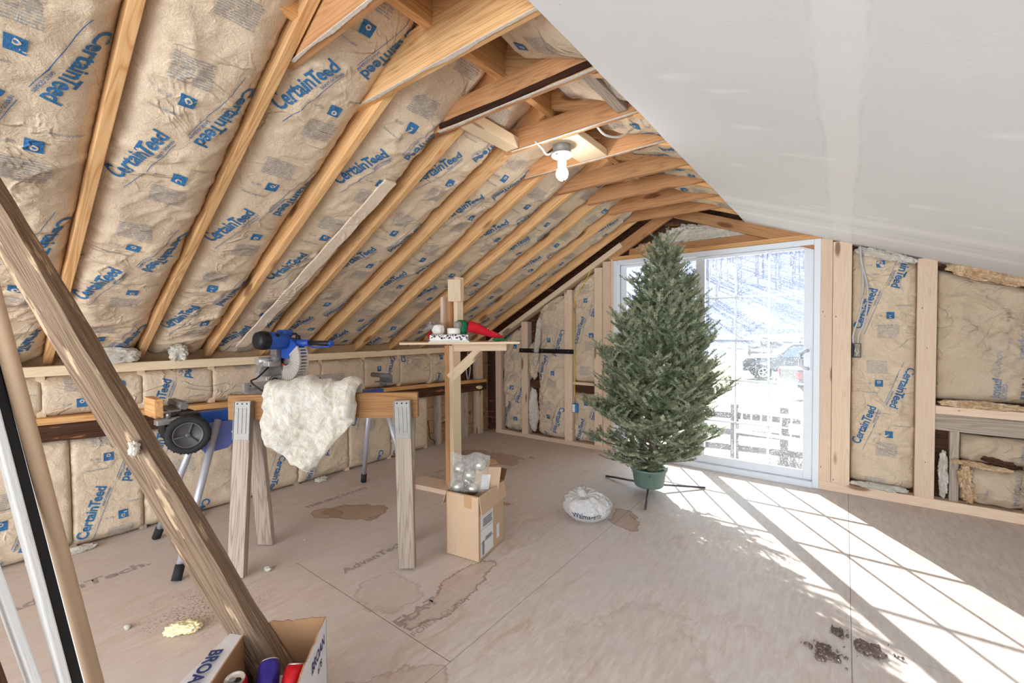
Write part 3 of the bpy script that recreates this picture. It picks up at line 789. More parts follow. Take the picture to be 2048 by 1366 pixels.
for (y, xl, hh, m, cut, lab) in ties:
    xr = -.42; dx = hh / (RB if cut else 4.)
    if cut: dx = min(dx, .24)
    b = MB(); b.prism([(xl, 0, 0), (xr, 0, 0), (xr, 0, hh - .0), (xl + dx, 0, hh)] if not cut else
                      [(xl, 0, 0), (xr, 0, 0), (xr, 0, hh), (xl + dx, 0, hh), (xl, 0, hh * .25)], (0, .038, 0))
    for v in b.bm.verts: v.co.x -= -1.1
    bmesh.ops.bevel(b.bm, geom=list(b.bm.edges), offset=.003, segments=2, affect='EDGES')
    bmesh.ops.recalc_face_normals(b.bm, faces=b.bm.faces)
    me = bpy.data.meshes.new('collar_tie'); b.bm.to_mesh(me); b.bm.free()
    zc = ZC
    o = new_obj('collar_tie', me, M[m], None, Matrix.Translation((-1.1, y, zc)))
    tag(o, lab, 'beam', 'collar ties under the ridge')
    if y < 1.7 or 1.9 < y < 2.5:             # torn paper and compound left on the bottom edge
        L = xr - xl - .35; n = 90; V = []; F = []
        for i in range(n + 1):
            x = xl + .06 + L * i / n; w = .010 + .009 * noise.noise(Vector((x * 7, y * 9, 0))) + .002 * noise.noise(Vector((x * 60, y, 0)))
            d = .003 + .003 * abs(noise.noise(Vector((x * 30, 3, y))))
            V += [(x, y - .004, zc - .001), (x, y - .004, zc - d), (x, y - .004 + max(.006, w * 1.4), zc - d), (x, y - .004 + max(.006, w * 1.4), zc - .0005)]
        for i in range(n):
            for q in range(3): a = i * 4 + q; F.append([a, a + 1, a + 5, a + 4])
            F.append([i * 4 + 3, i * 4, i * 4 + 4, i * 4 + 7])
        F += [[0, 3, 2, 1], [n * 4, n * 4 + 1, n * 4 + 2, n * 4 + 3]]
        new_obj('plaster_residue', mesh_np('plaster_residue', V, F), M['mud'], o)
    if abs(y - 1.585) < .01:
        for zz, h2, x0, x1, sd in ((zc + .004, .026, xl + .08, -.75, 3), (zc + hh - .014, .02, xl + .95, -.72, 8)):
            rough_board('bark_strip', (x0, y - .004, zz + .012), (x1, y - .004, zz + .012), h2, .012, (0, 0, 1), M['bark'], .006, o, sd)

# blocks between the ties
def blk(name, p0, p1, w, t, wd, mat, lab):
    return tag(board(name, p0, p1, w, t, wd, M[mat]), lab, 'wood block', 'short blocks between the collar ties')
blk('wood_block', (-1.53, 1.63, ZC + .035), (-1.53, 2.02, ZC + .035), .062, .088, (0, 0, 1), 'palepine', 'pale pine block between the bark edged tie and the lamp tie')
blk('wood_block', (-.86, 1.63, ZC + .06), (-.86, 2.02, ZC + .06), .09, .05, (0, 0, 1), 'greywood', 'weathered grey block by the drywall edge')
lampblk = blk('wood_block', (-1.22, 2.062, ZC + .02), (-1.22, 2.42, ZC + .02), .04, .18, (0, 0, 1), 'palepine', 'pale flat block that the bulb fixture hangs from')
# T0's near block near the ridge
tag(board('wood_block', (-1.56, .40, ZC + .12), (-1.56, .80, ZC + .12), .09, .038, (0, 0, 1), M['pine']), 'short pine block beside the nearest collar tie at the top edge', 'wood block')

# ------------------------------------------------------------------ knee wall framing
def rail_z(y): return .838 - .033 * y        # top of the middle rail
tp = board('top_plate', (XW + .019 - .02, -2.5, ZT - .028), (XW - .001, 4.20, ZT - .028), .058, .10, (0, 0, 1), M['palepine'], off=(0, .0))
tag(tp, 'pale pine top plate of the low left wall under the rafter ends', 'wall plate')
mr = board('middle_rail', (XW + .0, -2.5, rail_z(-2.5) - .018), (XW + .0, 4.25, rail_z(4.25) - .018), .038, .09, (0, 0, 1), M['pine'])
tag(mr, 'thin pale rail across the middle of the low left wall, above the dark timber', 'wall rail')
db = rough_board('old_dark_timber', (XW - .02, -2.5, rail_z(-2.5) - .09), (XW - .02, 4.27, rail_z(4.25) - .09), .10, .09, (0, 0, 1), M['darkbeam'], .010, None, 3, nseg=330)
tag(db, 'dark rough old timber running along the low left wall', 'beam')
SU = [-.44, -.03, .34, .80, 1.205, 1.62, 2.045, 2.483, 2.914, 3.331, 3.74, 4.17]
SLw = [-.48, .00, .45, .79, 1.335, 1.825, 2.304, 2.787, 3.28]
for i, y in enumerate(SU):
    z0 = rail_z(y) - .0
    tag(board('wall_stud', (XW - .066, y, z0), (XW - .066, y, 1.07), .09, .038, (1, 0, 0), M['palepine']),
        'short upper stud of the low left wall, %s from the left' % (ORD[i] if i < 12 else ''), 'stud', 'short upper studs of the left wall')
for i, y in enumerate(SLw):
    tag(board('wall_stud', (XW - .075, y, 0), (XW - .075, y, rail_z(y) - .14), .09, .04, (1, 0, 0), M['greywood' if i in (3, 5) else 'stud']),
        'lower stud of the low left wall, %s from the left' % ORD[i], 'stud', 'lower studs of the left wall')

# insulation in the left slope, one batt per bay
from math import cos, sin, atan
sl = cos(atan(RB))
def roof_uv(y, x): return (y, (x - XW) / sl)
# paper phase per bay: the v of a lower left logo start
phase = {-1: .10, 0: 2.157 - .62 - .905, 1: .637, 2: 1.20, 3: .90, 4: 1.052, 5: .84, 6: .70, 7: .60, 8: .42, 9: .2, 10: .5}
flat = {-1: -.012, 0: -.008, 1: -.002, 2: .018, 3: .030, 4: .040, 5: .044, 6: .046, 7: .046, 8: .046, 9: .046}
edg = {-1: .055, 0: .06, 1: .065, 2: .10, 3: .115, 4: .125, 5: .125, 6: .125, 7: .12, 8: .115, 9: .11}
blab = {-1: 'kraft faced batt at the far left edge of the slope', 0: 'bulging kraft batt at the upper left corner beside the first full rafter',
        1: 'wide smooth kraft batt, the largest in view, right of the knotty first rafter', 2: 'kraft batt coming down behind the leaning old beam bottom to the left of the saw',
        3: 'kraft batt with a long pale paper tape strip over it', 4: 'kraft batt running down behind the mitre saw handle', 5: 'kraft batt landing above the sawhorse bracket on the right',
        6: 'narrow looking kraft batt ending behind the left end of the plywood shelf', 7: 'kraft batt passing behind the upright block over the shelf', 8: 'kraft batt with crinkled torn flange, third from the gable',
        9: 'crumpled kraft batt second from the gable'}
for k in range(-3, 10):
    if k >= 0: l0, l1, u0, u1 = RLO[k], RLO[k + 1] - .038, RUP[k], RUP[k + 1] - .038
    else: l0 = -.022 + .4175 * k; l1 = l0 + .38; u0, u1 = l0, l1
    x0, x1 = -3.80, -1.335
    kk = max(k, -1)
    tilt = []
    vv = phase[kk] - ((XW - x0) / sl) * -1
    o = batt('insulation_batt', (x0, l0 + .002, zr(x0)), (x0, l1 - .002, zr(x0)), (x1, u0 + .002, zr(x1)), (x1, u1 - .002, zr(x1)), RN,
             vv, 100 + k, edge=edg[kk], mid=flat[kk], wr=.016 if k < 4 else (.012 if k < 7 else .009), fold=.008, crumple=.0 if k < 7 else .007,
             label=(blab[k] if k in blab else 'kraft faced batt of the left slope behind the camera'), group='kraft batts between the left rafters')
# dark gap strips beside the batts are left open; a tape strip on the fourth bay
def slope_strip(name, pts, w, mat, lift, parent):
    V = []; F = []
    n = 40
    (ya, va), (yb, vb) = pts
    for i in range(n + 1):
        t = i / n; y = ya + (yb - ya) * t; v = va + (vb - va) * t; x = XW + v * sl
        base = Vector((x, 0, zr(x))) + RN * (lift + .003 * sin(i * 1.1))
        ww_ = w * (1 + .03 * sin(i * .9))
        V += [base + Vector((0, y - ww_ / 2, 0)), base + Vector((0, y + ww_ / 2, 0)), base + Vector((0, y + ww_ / 2, 0)) - RN * .012, base + Vector((0, y - ww_ / 2, 0)) - RN * .012]
    for i in range(n):
        for q in range(4): F.append([i * 4 + q, i * 4 + (q + 1) % 4, i * 4 + 4 + (q + 1) % 4, i * 4 + 4 + q])
    F += [[0, 1, 2, 3], [n * 4 + 3, n * 4 + 2, n * 4 + 1, n * 4]]
    return new_obj(name, mesh_np(name, V, F), mat, parent)
ts = slope_strip('paper_tape', ((1.385, .05), (1.54, 1.95)), .075, M['paper_tape'], -.004, None)
tag(ts, 'long pale strip of paper tape over the kraft batt above the saw', 'tape')

# right slope batts, seen between the ties and the drywall edge
for k in range(0, 10):
    ya = RUP[k] - .055 + .02; yb = RUP[k + 1] - .06 - .022
    b = batt('insulation_batt', (-.30, ya, zd(-.30, ya) + .02), (-.30, yb, zd(-.30, yb) + .02), (-1.18, ya, zd(-1.18, ya) + .02), (-1.18, yb, zd(-1.18, yb) + .02),
             (-.3778, 0, -1), .2 + .17 * k, 300 + k, edge=.07, mid=.015, wr=.010, crumple=.004,
             label='kraft batt of the right slope above the drywall edge, %s from the camera' % ORD[k], group='kraft batts over the drywall edge')

# knee wall batts
up_names = ['behind the leaning poles', 'left of the old leaning beam', 'behind the leaning beam', 'above the stand wheel', 'left of the mitre saw', 'behind the mitre saw', 'right of the mitre saw',
            'behind the grey stand roller', 'left of the shelf post', 'just behind the shelf post', 'under the shelf at the right']
uph = [.3, .05, .42, .12, .60, .72, .50, .30, .66, .2, .45, .1]
for i in range(len(SU) - 2):
    y0, y1 = SU[i], SU[i + 1]; za = rail_z((y0 + y1) / 2) + .004
    w = y1 - y0
    b = batt('insulation_batt', (XW + .004, y0 + .002, za), (XW + .004, y1 - .002, za), (XW + .004, y0 + .002, 1.068), (XW + .004, y1 - .002, 1.068), (1, 0, 0),
             -uph[i], 400 + i, edge=.010, mid=.002, wr=.003, power=24, label='short flat kraft batt of the upper left wall, ' + up_names[i], group='upper kraft batts of the left wall')
lo_names = ['behind the leaning poles at the left edge', 'with torn flap, right of the beige pole', 'large printed one left of the stand legs', 'between old beam and first sawhorse leg',
            'behind the left sawhorse legs', 'below the hanging fibreglass', 'behind the far silver stand leg', 'right of the right sawhorse leg']
loph = [.2, .25, -.035, .52, .33, .12, .50, -.02]
for i in range(len(SLw) - 1):
    y0, y1 = SLw[i], SLw[i + 1]; zb = rail_z((y0 + y1) / 2) - .135
    b = batt('insulation_batt', (XW + .006, y0 + .003, .012), (XW + .006, y1 - .003, .012), (XW + .006, y0 + .003, zb), (XW + .006, y1 - .003, zb), (1, 0, 0),
             -loph[i] + (.0 if i != 2 else .0), 500 + i, edge=.016, mid=-.001, wr=.007, power=24, crumple=.004 if i in (1, 3) else 0,
             label='kraft batt of the lower left wall, ' + lo_names[i], group='lower kraft batts of the left wall')
for i, (y, w_) in enumerate(((.40, .30), (.95, .20), (1.05, .12), (2.0, .1))):
    f = blob('fibreglass_scrap', (XW + .05, y, .018), (.03, w_ * .5, .018), .012, M['fluff'], seed=i * 3 + 1, sub=4, sc=5, flat=-.016)
    tag(f, 'white fibreglass scrap at the foot of the left wall, ' + ['below the leaning poles', 'behind the stand leg', 'near the left sawhorse', 'below the hanging fibreglass'][i], 'fibreglass', 'fibreglass scraps along the left wall')
# stuffing over the plate at the left rafters
for i, (y, s_) in enumerate(((.12, .12), (.62, .16), (.98, .05))):
    f = blob('fibreglass_scrap', (XW + .06, y, ZT + .055), (.07, s_, .05), .018, M['fluff'], seed=20 + i, sub=5, sc=3)
    tag(f, 'wad of insulation stuffed on the top plate, ' + ['beside the leaning poles', 'behind the old leaning beam', 'right of the second rafter'][i], 'fibreglass', 'wads stuffed under the rafters')

# ------------------------------------------------------------------ gable framing
bp = board('bottom_plate', (-3.60, YG + .045, .024), (DL, YG + .045, .024), .09, .048, (0, 1, 0), M['stud'])
tag(bp, 'bottom plate of the far wall left of the glass door', 'wall plate')
bp = board('bottom_plate', (DR + .0, YG + .045, .036), (3.3, YG + .045, .036), .09, .072, (0, 1, 0), M['stud'])
tag(bp, 'thick bottom plate of the far wall right of the glass door', 'wall plate')
gst = [(-3.55, .09, 'stud', 'corner stud of the far wall behind the shelf'), (-3.13, .095, 'stud', 'pale stud holding the left end of the black bar'),
       (-2.513, .10, 'stud', 'stud with the yellow cable on it'), (-2.136, .095, 'stud', 'left board of the pair left of the glass door'),
       (-2.036, .095, 'stud', 'right board of the pair left of the glass door')]
for (x, w, m, lab) in gst:
    tag(board('wall_stud', (x, YG + .045, .048), (x, YG + .045, zr(x - w / 2) - .055), w, .09, (1, 0, 0), M[m]), lab, 'stud', 'studs of the far wall')
for (x, w, lab) in [(-.119, .078, 'left board of the pair right of the glass door, dotted with nail holes'), (-.018, .120, 'right board of the pair right of the glass door with glue drips'),
                    (.474, .106, 'single wide stud between the two right hand bays'), (1.02, .10, 'stud at the right edge of the photo')]:
    tag(board('wall_stud', (x, YG + .045, .072), (x, YG + .045, zd(x, YG) + .008), w, .09, (1, 0, 0), M['stud']), lab, 'stud', 'studs of the far wall')
# trim strip at the door's left
tag(board('door_trim_strip', (-1.971, YG + .04, .05), (-1.971, YG + .04, 2.07), .022, .10, (1, 0, 0), M['palepine']), 'thin pale strip between the paired studs and the white door frame', 'wood strip')
# sloped plate over the left studs
gp = board('sloped_plate', (-3.72, YG + .03, zr(-3.72) - .028), (-1.86, YG + .03, zr(-1.86) - .028), .055, .12, (RB, 0, -1), M['palepine'])
tag(gp, 'sloping plate on top of the far wall studs under the left slope', 'wall plate')
# header over the door and the little gable
tag(board('door_header', (-1.97, YG + .04, DT + .022), (-.16, YG + .04, DT + .022), .04, .10, (0, 0, 1), M['pine']), 'pine header lying on the glass door frame', 'beam')
tag(board('door_header', (-1.80, YG + .06, DT + .08), (-.16, YG + .06, DT + .08), .07, .05, (0, 0, 1), M['tie']), 'upper header board behind the tip of the fir tree', 'beam')
g1 = board('gable_rafter', (-2.02, YG + .02, zr(-2.02) - .055), (-1.30, YG + .02, zr(-1.30) - .055), .11, .038, (RB, 0, -1), M['tie'])
tag(g1, 'short sloping gable board left of the tree tip', 'rafter')
g2 = board('gable_rafter', (-1.32, YG + .02, zd(-1.32, YG) - .04), (-.10, YG + .02, zd(-.10, YG) - .052), .10, .038, (-.3778, 0, -1), M['tie'])
tag(g2, 'sloping gable board just under the drywall right of the tree tip', 'rafter')
gb = blob('fibreglass_wad', (-1.05, YG + .06, DT + .185), (.42, .03, .07), .055, M['fluff'], seed=4, sub=6, sc=4)
tag(gb, 'white fibreglass stuffed in the gable above the glass door', 'fibreglass')
gb = blob('fibreglass_wad', (-1.62, YG + .05, DT + .10), (.10, .03, .045), .03, M['yfluff'], seed=5, sub=5, sc=4)
tag(gb, 'small wad of insulation at the left corner above the glass door', 'fibreglass')

def gbatt(x0, x1, z0, ztop, v0, seed, lab, **kw):
    """batt of the gable wall; ztop a function of x or a number"""
    za = ztop(x0) if callable(ztop) else ztop; zb = ztop(x1) if callable(ztop) else ztop
    kw.setdefault('edge', .055); kw.setdefault('mid', .012); kw.setdefault('wr', .017); kw.setdefault('fold', .020)
    return batt('insulation_batt', (x0, YG, z0), (x1, YG, z0), (x0, YG, za), (x1, YG, zb), (0, -1, 0), v0, seed, label=lab, group='kraft batts of the far wall', **kw)
topl = lambda x: zr(x) - .06
gbatt(-3.50, -3.18, .06, lambda x: topl(x) - .03, .05, 601, 'kraft batt of the far wall in the corner below the shelf', crumple=.010, edge=.08)
gbatt(-2.95, -2.566, .055, lambda x: topl(x) - .02, -.25, 602, 'tall kraft batt of the far wall behind the black metal bar', crumple=.006)
gbatt(-2.461, -2.186, .735, lambda x: topl(x) - .02, .42, 603, 'upper kraft batt of the far wall beside the yellow cable', crumple=.006, mid=.02)
gbatt(-2.461, -2.186, .055, .60, -.05, 604, 'lower kraft batt of the far wall beside the blue outlet box', crumple=.010, mid=.02)
topr = lambda x: zd(x, YG) - .01
gbatt(.046, .420, .10, lambda x: topr(x) - .025, .304, 605, 'tall printed kraft batt just right of the glass door pair of studs', crumple=.004, edge=.06)
f = blob('fibreglass_wad', (.24, YG + .01, 1.868), (.185, .02, .030), .02, M['fluff'], seed=9, sub=5, sc=5, R=Matrix.Rotation(.36, 4, 'Y'))
tag(f, 'strip of white fibreglass under the drywall above the printed batt', 'fibreglass')
f = blob('fibreglass_wad', (.22, YG + .0, .10), (.17, .02, .018), .016, M['fluff'], seed=11, sub=5, sc=5)
tag(f, 'torn fibreglass along the bottom plate under the printed batt', 'fibreglass')
# bay 2, white gap with fluff
f = blob('fibreglass_wad', (-3.015, YG + .03, .35), (.055, .03, .26), .02, M['fluff'], seed=12, sub=5, sc=4)
tag(f, 'white fibreglass showing low beside the stud below the black bar', 'fibreglass')
f = blob('fibreglass_wad', (-2.93, YG - .01, 1.18), (.03, .02, .30), .02, M['fluff'], seed=13, sub=5, sc=4, R=Matrix.Rotation(.12, 4, 'Y'))
tag(f, 'twisted white fibreglass strand hanging behind the black bar', 'fibreglass')
f = blob('crumpled_kraft_paper', (-3.01, YG + .03, .95), (.06, .03, .22), .03, M['kraft'], seed=14, sub=5, sc=5)
tag(f, 'crumpled brown kraft paper beside the stud under the black bar', 'paper')
f = blob('crumpled_kraft_paper', (-2.74, YG + .02, topl(-2.74) - .05), (.18, .025, .03), .02, M['kraft'], seed=15, sub=5, sc=5, R=Matrix.Rotation(-.52, 4, 'Y'))
tag(f, 'crumpled kraft paper stuffed under the sloping plate', 'paper')
tag(rough_board('old_dark_timber', (-3.09, YG + .07, .665), (-2.19, YG + .07, .655), .10, .05, (0, 0, 1), M['darkbeam'], .006, None, 9), 'old brown timber crossing behind the far wall batts left of the door', 'beam')
tag(board('wall_rail', (-2.46, YG + .05, .715), (-2.19, YG + .05, .715), .03, .08, (0, 0, 1), M['stud']), 'short light rail above the brown timber beside the tree', 'wall rail')

# right hand bay
tag(board('wall_rail', (.527, YG + .04, .727), (1.0, YG + .04, .722), .058, .10, (0, 0, 1), M['stud']), 'light blocking rail in the right hand bay', 'wall rail')
tag(rough_board('old_dark_timber', (.527, YG + .055, .635), (1.0, YG + .055, .630), .115, .07, (0, 0, 1), M['greywood'], .004, None, 15), 'old grey brown timber under the light rail of the right hand bay', 'beam')
tag(board('wall_stud', (.632, YG + .06, .072), (.632, YG + .06, .575), .05, .06, (1, 0, 0), M['greywood']), 'old narrow brown stud in the lower right hand bay', 'stud')
kn = text2d('INSULATION', .060, .0, cell=.02); kk2 = text2d('knauf', .075, .002, cell=.02); kn1 = text2d('R38  12  4', .042, .0015, cell=.02); kn2 = text2d('EOBO', .038, .0015, cell=.02)
ks = text2d('fiber glass', .022, .0, cell=.03); kc = text2d('2', .05, .0, cell=.03)
def up2(VF, u, v, s=1.): return (*place2d((VF[0] * s, VF[1]), (u, v), (.06, 1)), 1)
def outline(VF, u, v): return [(*place2d(VF, (u, v), (.06, 1)), 1)]
pr = [up2(kn, .30, .155, .58), up2(kn, .42, .42, .58), up2(kk2, .30, .035, .8), up2(kk2, .42, .30, .8), (*place2d((kk2[0] * .8, kk2[1]), (.304, .037), (.06, 1)), 0), up2(kn2, .335, .03), (*place2d((kn1[0] * .8, kn1[1]), (.425, .035), (.06, 1)), 0), up2(ks, .345, .36), up2(ks, .345, .55), up2(kc, .335, .47, .6), up2(kc, .30, .70, .6)]
gbatt(.535, 1.0, .80, lambda x: topr(x) - .045, 0, 606, 'big plain kraft batt with pale outline lettering in the right hand bay', crumple=.008, fold=.022, mid=.01, pattern=False, prints=pr, mats=[M['kraft2'], M['ink3'], M['ink2']])
pr = [up2(kn, .27, .03, .8), up2(kk2, .19, .30), up2(ks, .12, .03)]
gbatt(.665, 1.0, .09, .345, 0, 607, 'lower crumpled kraft batt at the right edge, below the torn one', crumple=.022, fold=.035, mid=.0, wr=.02, pattern=False, prints=pr, mats=[M['kraft2'], M['ink2'], M['ink2']])
gbatt(.665, 1.0, .375, .56, 0, 608, 'folded kraft batt just under the grey brown timber at the right edge', crumple=.022, fold=.035, mid=.0, wr=.02, pattern=False, prints=[up2(kn2, .30, .05)], mats=[M['kraft2'], M['ink'], M['ink2']])
for (c, sz, sd, lab, m, R) in [((.76, YG - .01, .36), (.15, .02, .016), 31, 'torn yellowish fold of paper across the lower right hand bay', 'palepaper', .1),
                            ((.69, YG - .005, .22), (.03, .025, .13), 32, 'ragged tan fibreglass beside the narrow old stud', 'yfluff', -.1),
                            ((.76, YG + .01, .775), (.22, .025, .022), 33, 'ragged tan fibreglass lying on the light rail at the right', 'yfluff', .03),
                            ((.78, YG + .01, 1.678), (.22, .025, .040), 34, 'ragged tan fibreglass under the drywall at the right edge', 'yfluff', .36),
                            ((.575, YG + .02, .26), (.02, .02, .17), 35, 'white fibreglass sliver beside the wide right stud', 'fluff', 0),
                            ((.84, YG - .012, .40), (.08, .015, .02), 36, 'dark torn hole edge between the lower right batts', 'darkbeam', .2)]:
    f = blob('torn_insulation', c, sz, min(sz) * .8, M['yfluff'] if m == 'palepaper' else M[m], seed=sd, sub=5, sc=6, R=Matrix.Rotation(R, 4, 'Y')); tag(f, lab, 'fibreglass')

# ================================================================== SLIDING GLASS DOOR
door = empty('door_1', (-1.06, YG + .04, 0), kind='structure'); tag(door, 'white sliding glass door with white grilles in the far wall')
fr = MB()
ya, yb = YG - .004, YG + .128
fr.aabb((DL, ya, 0), (DL + .045, yb, DT), .003); fr.aabb((DR - .045, ya, 0), (DR, yb, DT), .003)
fr.aabb((DL + .0452, ya + .001, DT - .045), (DR - .0452, yb - .001, DT), .002); fr.aabb((DL + .0452, ya - .01, 0), (DR - .0452, yb - .001, .05), .002)
fr.aabb((DR - .062, YG + .05, .05), (DR - .045, YG + .06, DT - .045)); fr.aabb((DL + .045, YG + .02, .05), (DL + .06, YG + .03, DT - .045))
fr.build('door_frame', M['vinyl'], door)
def panel(x0, x1, y, gx0, gx1, z0, z1, gz0, gz1, cols, rows, nm):
    P = MB(); t = .034
    P.aabb((x0, y, z0), (gx0, y + t, z1), .004); P.aabb((gx1, y, z0), (x1, y + t, z1), .004)
    P.aabb((gx0 + .0002, y + .001, gz1), (gx1 - .0002, y + t - .001, z1 - .0005), .002); P.aabb((gx0 + .0002, y + .001, z0 + .0005), (gx1 - .0002, y + t - .001, gz0), .002)
    sash = P.build(nm, M['vinyl'], door)
    MB().aabb((gx0 - .002, y + .015, gz0 - .002), (gx1 + .002, y + .018, gz1 + .002)).build('glass', M['glass'], sash)
    G = MB()
    for c in cols: G.aabb((c - .008, y + .020, gz0), (c + .008, y + .027, gz1))
    for r in rows: G.aabb((gx0, y + .0195, r - .008), (gx1, y + .0275, r + .008))
    G.build('grille', M['grille'], sash)
    return sash
rows = [.460, .848, 1.219, 1.610]
panel(-1.13, -.205, YG + .030, -1.053, -.271, .052, 2.003, .125, 1.978, [-.790, -.527], rows, 'sliding_panel')
panel(-1.912, -1.06, YG + .078, -1.845, -1.118, .052, 2.003, .125, 1.978, [-1.60, -1.36], rows, 'fixed_panel')
hd = MB(); hp = [(-.236, YG + .026, .985), (-.262, YG - .012, .99), (-.285, YG - .022, 1.01), (-.292, YG - .024, 1.06), (-.285, YG - .022, 1.11), (-.262, YG - .012, 1.13), (-.236, YG + .026, 1.135)]
hd.tube(hp, .010, 10, squash=1.4); hd.aabb((-.252, YG + .020, .97), (-.218, YG + .030, 1.15), .003)
hd.build('door_handle', M['vinyl'], door)

# ================================================================== WALL SERVICES
b = MB(); b.aabb((-3.20, YG - .012, 1.05), (-2.44, YG - .006, 1.10), .001); b.aabb((-3.20, YG - .034, 1.05), (-2.44, YG - .006, 1.056))
ai = b.build('angle_iron', M['blackmetal']); tag(ai, 'black metal bar screwed across two studs of the far wall', 'metal bar')
bb = MB()
for x in (-3.16, -3.0, -2.86, -2.50): bb.lathe((x, YG - .012, 1.076), (0, -1, 0), [(0, .005), (.006, .004), (.007, 0)], 10)
bb.build('bolt_head', M['galv'], ai)
def cable(name, pts, r, mat, lab, parent=None):
    # smooth the polyline
    P = [Vector(p) for p in pts]; Q = []
    for i in range(len(P) - 1):
        p0 = P[max(i - 1, 0)]; p1 = P[i]; p2 = P[i + 1]; p3 = P[min(i + 2, len(P) - 1)]
        for t in [k / 6 for k in range(6)]:
            Q.append(.5 * ((2 * p1) + (p2 - p0) * t + (2 * p0 - 5 * p1 + 4 * p2 - p3) * t * t + (3 * p1 - p0 - 3 * p2 + p3) * t ** 3))
    Q.append(P[-1]); o = MB().tube(Q, r, 8).build(name, M[mat], parent)
    if lab: tag(o, lab, 'cable')
    return o
ys_ = YG - .012
cable('yellow_cable', [(-2.20, ys_, zr(-2.2) - .03), (-2.27, ys_, 1.88), (-2.37, ys_, 1.74), (-2.425, ys_ + .01, 1.62), (-2.432, ys_ + .01, 1.3), (-2.43, ys_ + .01, .9), (-2.43, ys_ + .015, .55)], .0045, 'cable_yellow',
      'yellow cable running down the stud to the blue outlet box')
ob = empty('outlet_box', (-2.415, YG, .44), 'blue outlet box with a white receptacle on the stud beside the tree', 'outlet')
MB().aabb((-2.458, YG - .018, .385), (-2.39, YG + .05, .485), .003).build('box', M['bluebox'], ob)
q = MB(); q.aabb((-2.449, YG - .028, .392), (-2.415, YG - .018, .478), .003)
q.build('receptacle', M['ceramic'], ob)
q = MB()
for z in (.415, .455): q.lathe((-2.432, YG - .028, z), (0, -1, 0), [(0, .003), (.012, .003), (.013, 0)], 14)
q.build('receptacle_face', M['white_plastic'], ob)
sb = empty('switch_box', (.075, YG, 1.17), 'metal switch box with loose wires on the stud right of the door', 'electrical box')
q = MB(); q.aabb((.046, YG - .012, 1.09), (.050, YG + .04, 1.20)); q.aabb((.098, YG - .012, 1.09), (.102, YG + .04, 1.20)); q.aabb((.046, YG - .012, 1.09), (.102, YG + .04, 1.094)); q.aabb((.046, YG - .012, 1.196), (.102, YG + .04, 1.20)); q.aabb((.046, YG + .036, 1.09), (.102, YG + .04, 1.20))
q.build('box', M['black'], sb)
q = MB(); q.tube([(.062, YG + .03, 1.19), (.07, YG - .005, 1.17), (.065, YG - .01, 1.14), (.08, YG - .006, 1.12), (.07, YG + .01, 1.10)], .003, 6)
q.tube([(.085, YG + .03, 1.19), (.082, YG - .01, 1.165), (.088, YG - .012, 1.13), (.074, YG - .01, 1.105)], .003, 6); q.build('loose_wire', M['cable_white'], sb)
cable('grey_cable', [(.085, YG - .02, 1.95), (.092, YG - .022, 1.85), (.108, YG - .024, 1.72), (.107, YG - .024, 1.55), (.085, YG - .022, 1.40), (.054, YG - .016, 1.27), (.056, YG + .0, 1.198)], .0055, 'cable_grey', 'left of two grey cables entering the switch box')
cable('grey_cable', [(.090, YG - .034, 1.95), (.100, YG - .036, 1.82), (.132, YG - .038, 1.66), (.138, YG - .038, 1.52), (.118, YG - .032, 1.36), (.088, YG - .020, 1.27), (.084, YG + .0, 1.198)], .0055, 'cable_grey', 'right of two grey cables entering the switch box')
# dark bay at the far end of the low wall
tag(MB().aabb((XW - .095, 3.775, .70), (XW - .088, 4.15, 1.06)).build('dark_board', M['darkbeam']), 'dark board at the back of the open bay under the shelf end', 'board')
for i, s_ in enumerate((-1, 1)):
    cable('white_cable', [(XW - .05, 4.02 + s_ * .015, 1.06), (XW - .045, 4.02 + s_ * .03, .98), (XW - .04, 4.0 - s_ * .02, .90), (XW - .045, 4.0 - s_ * .035, .83), (XW - .05, 4.0 - s_ * .01, .71)], .006, 'cable_white',
          ('left' if i else 'right') + ' one of two white cables crossing in the dark bay under the shelf')
tag(rough_board('old_grey_post', (XW - .045, 3.92, 0), (XW - .045, 3.92, .56), .09, .06, (0, 1, 0), M['greywood'], .006, None, 21), 'old grey post in the open lower bay near the far corner', 'post')
tag(board('wall_stud', (XW - .055, 3.36 + .12, 0), (XW - .055, 3.48, .58), .09, .045, (1, 0, 0), M['greywood']), 'weathered stud between the bare sheathing boards under the shelf', 'stud')
tag(board('wall_stud', (XW - .045, 4.18, 0), (XW - .045, 4.18, 1.07), .09, .09, (1, 0, 0), M['stud']), 'corner post where the low left wall meets the far wall', 'stud')
tag(board('wood_scrap', (XW - .075, 3.50, .20), (XW - .075, 3.87, .23), .045, .03, (0, 0, 1), M['treated']), 'short brown cleat nailed across the bare sheathing boards', 'wood block')
cable('white_cable', [(XW - .07, 3.5, .25), (XW - .06, 3.65, .27), (XW - .06, 3.78, .30), (XW - .06, 3.87, .36)], .006, 'cable_white', 'white cable curving over the bare sheathing boards')
cable('black_cable', [(XW - .06, 3.34, .30), (XW - .05, 3.345, .20), (XW - .05, 3.36, .10), (XW - .04, 3.42, .05), (XW - .03, 3.40, .012)], .005, 'cable_black', 'black cable hanging beside the bare sheathing boards')
tag(blob('foam_lump', (XW + .02, 4.12, .605), (.03, .05, .022), .014, M['foam'], seed=44, sub=4), 'lump of spray foam at the end of the dark timber in the corner', 'foam')
tag(blob('foam_lump', (XW + .02, 4.12, 1.04), (.025, .02, .04), .014, M['foam'], seed=45, sub=4), 'lump of spray foam just under the shelf end in the corner', 'foam')
q = MB(); q.lathe((XW - .06, 3.70, .10), (1, 0, 0), [(.0, 0), (.055, .0), (.06, .01), (.06, .05), (.05, .055), (.048, .02), (0, .02)], 20)
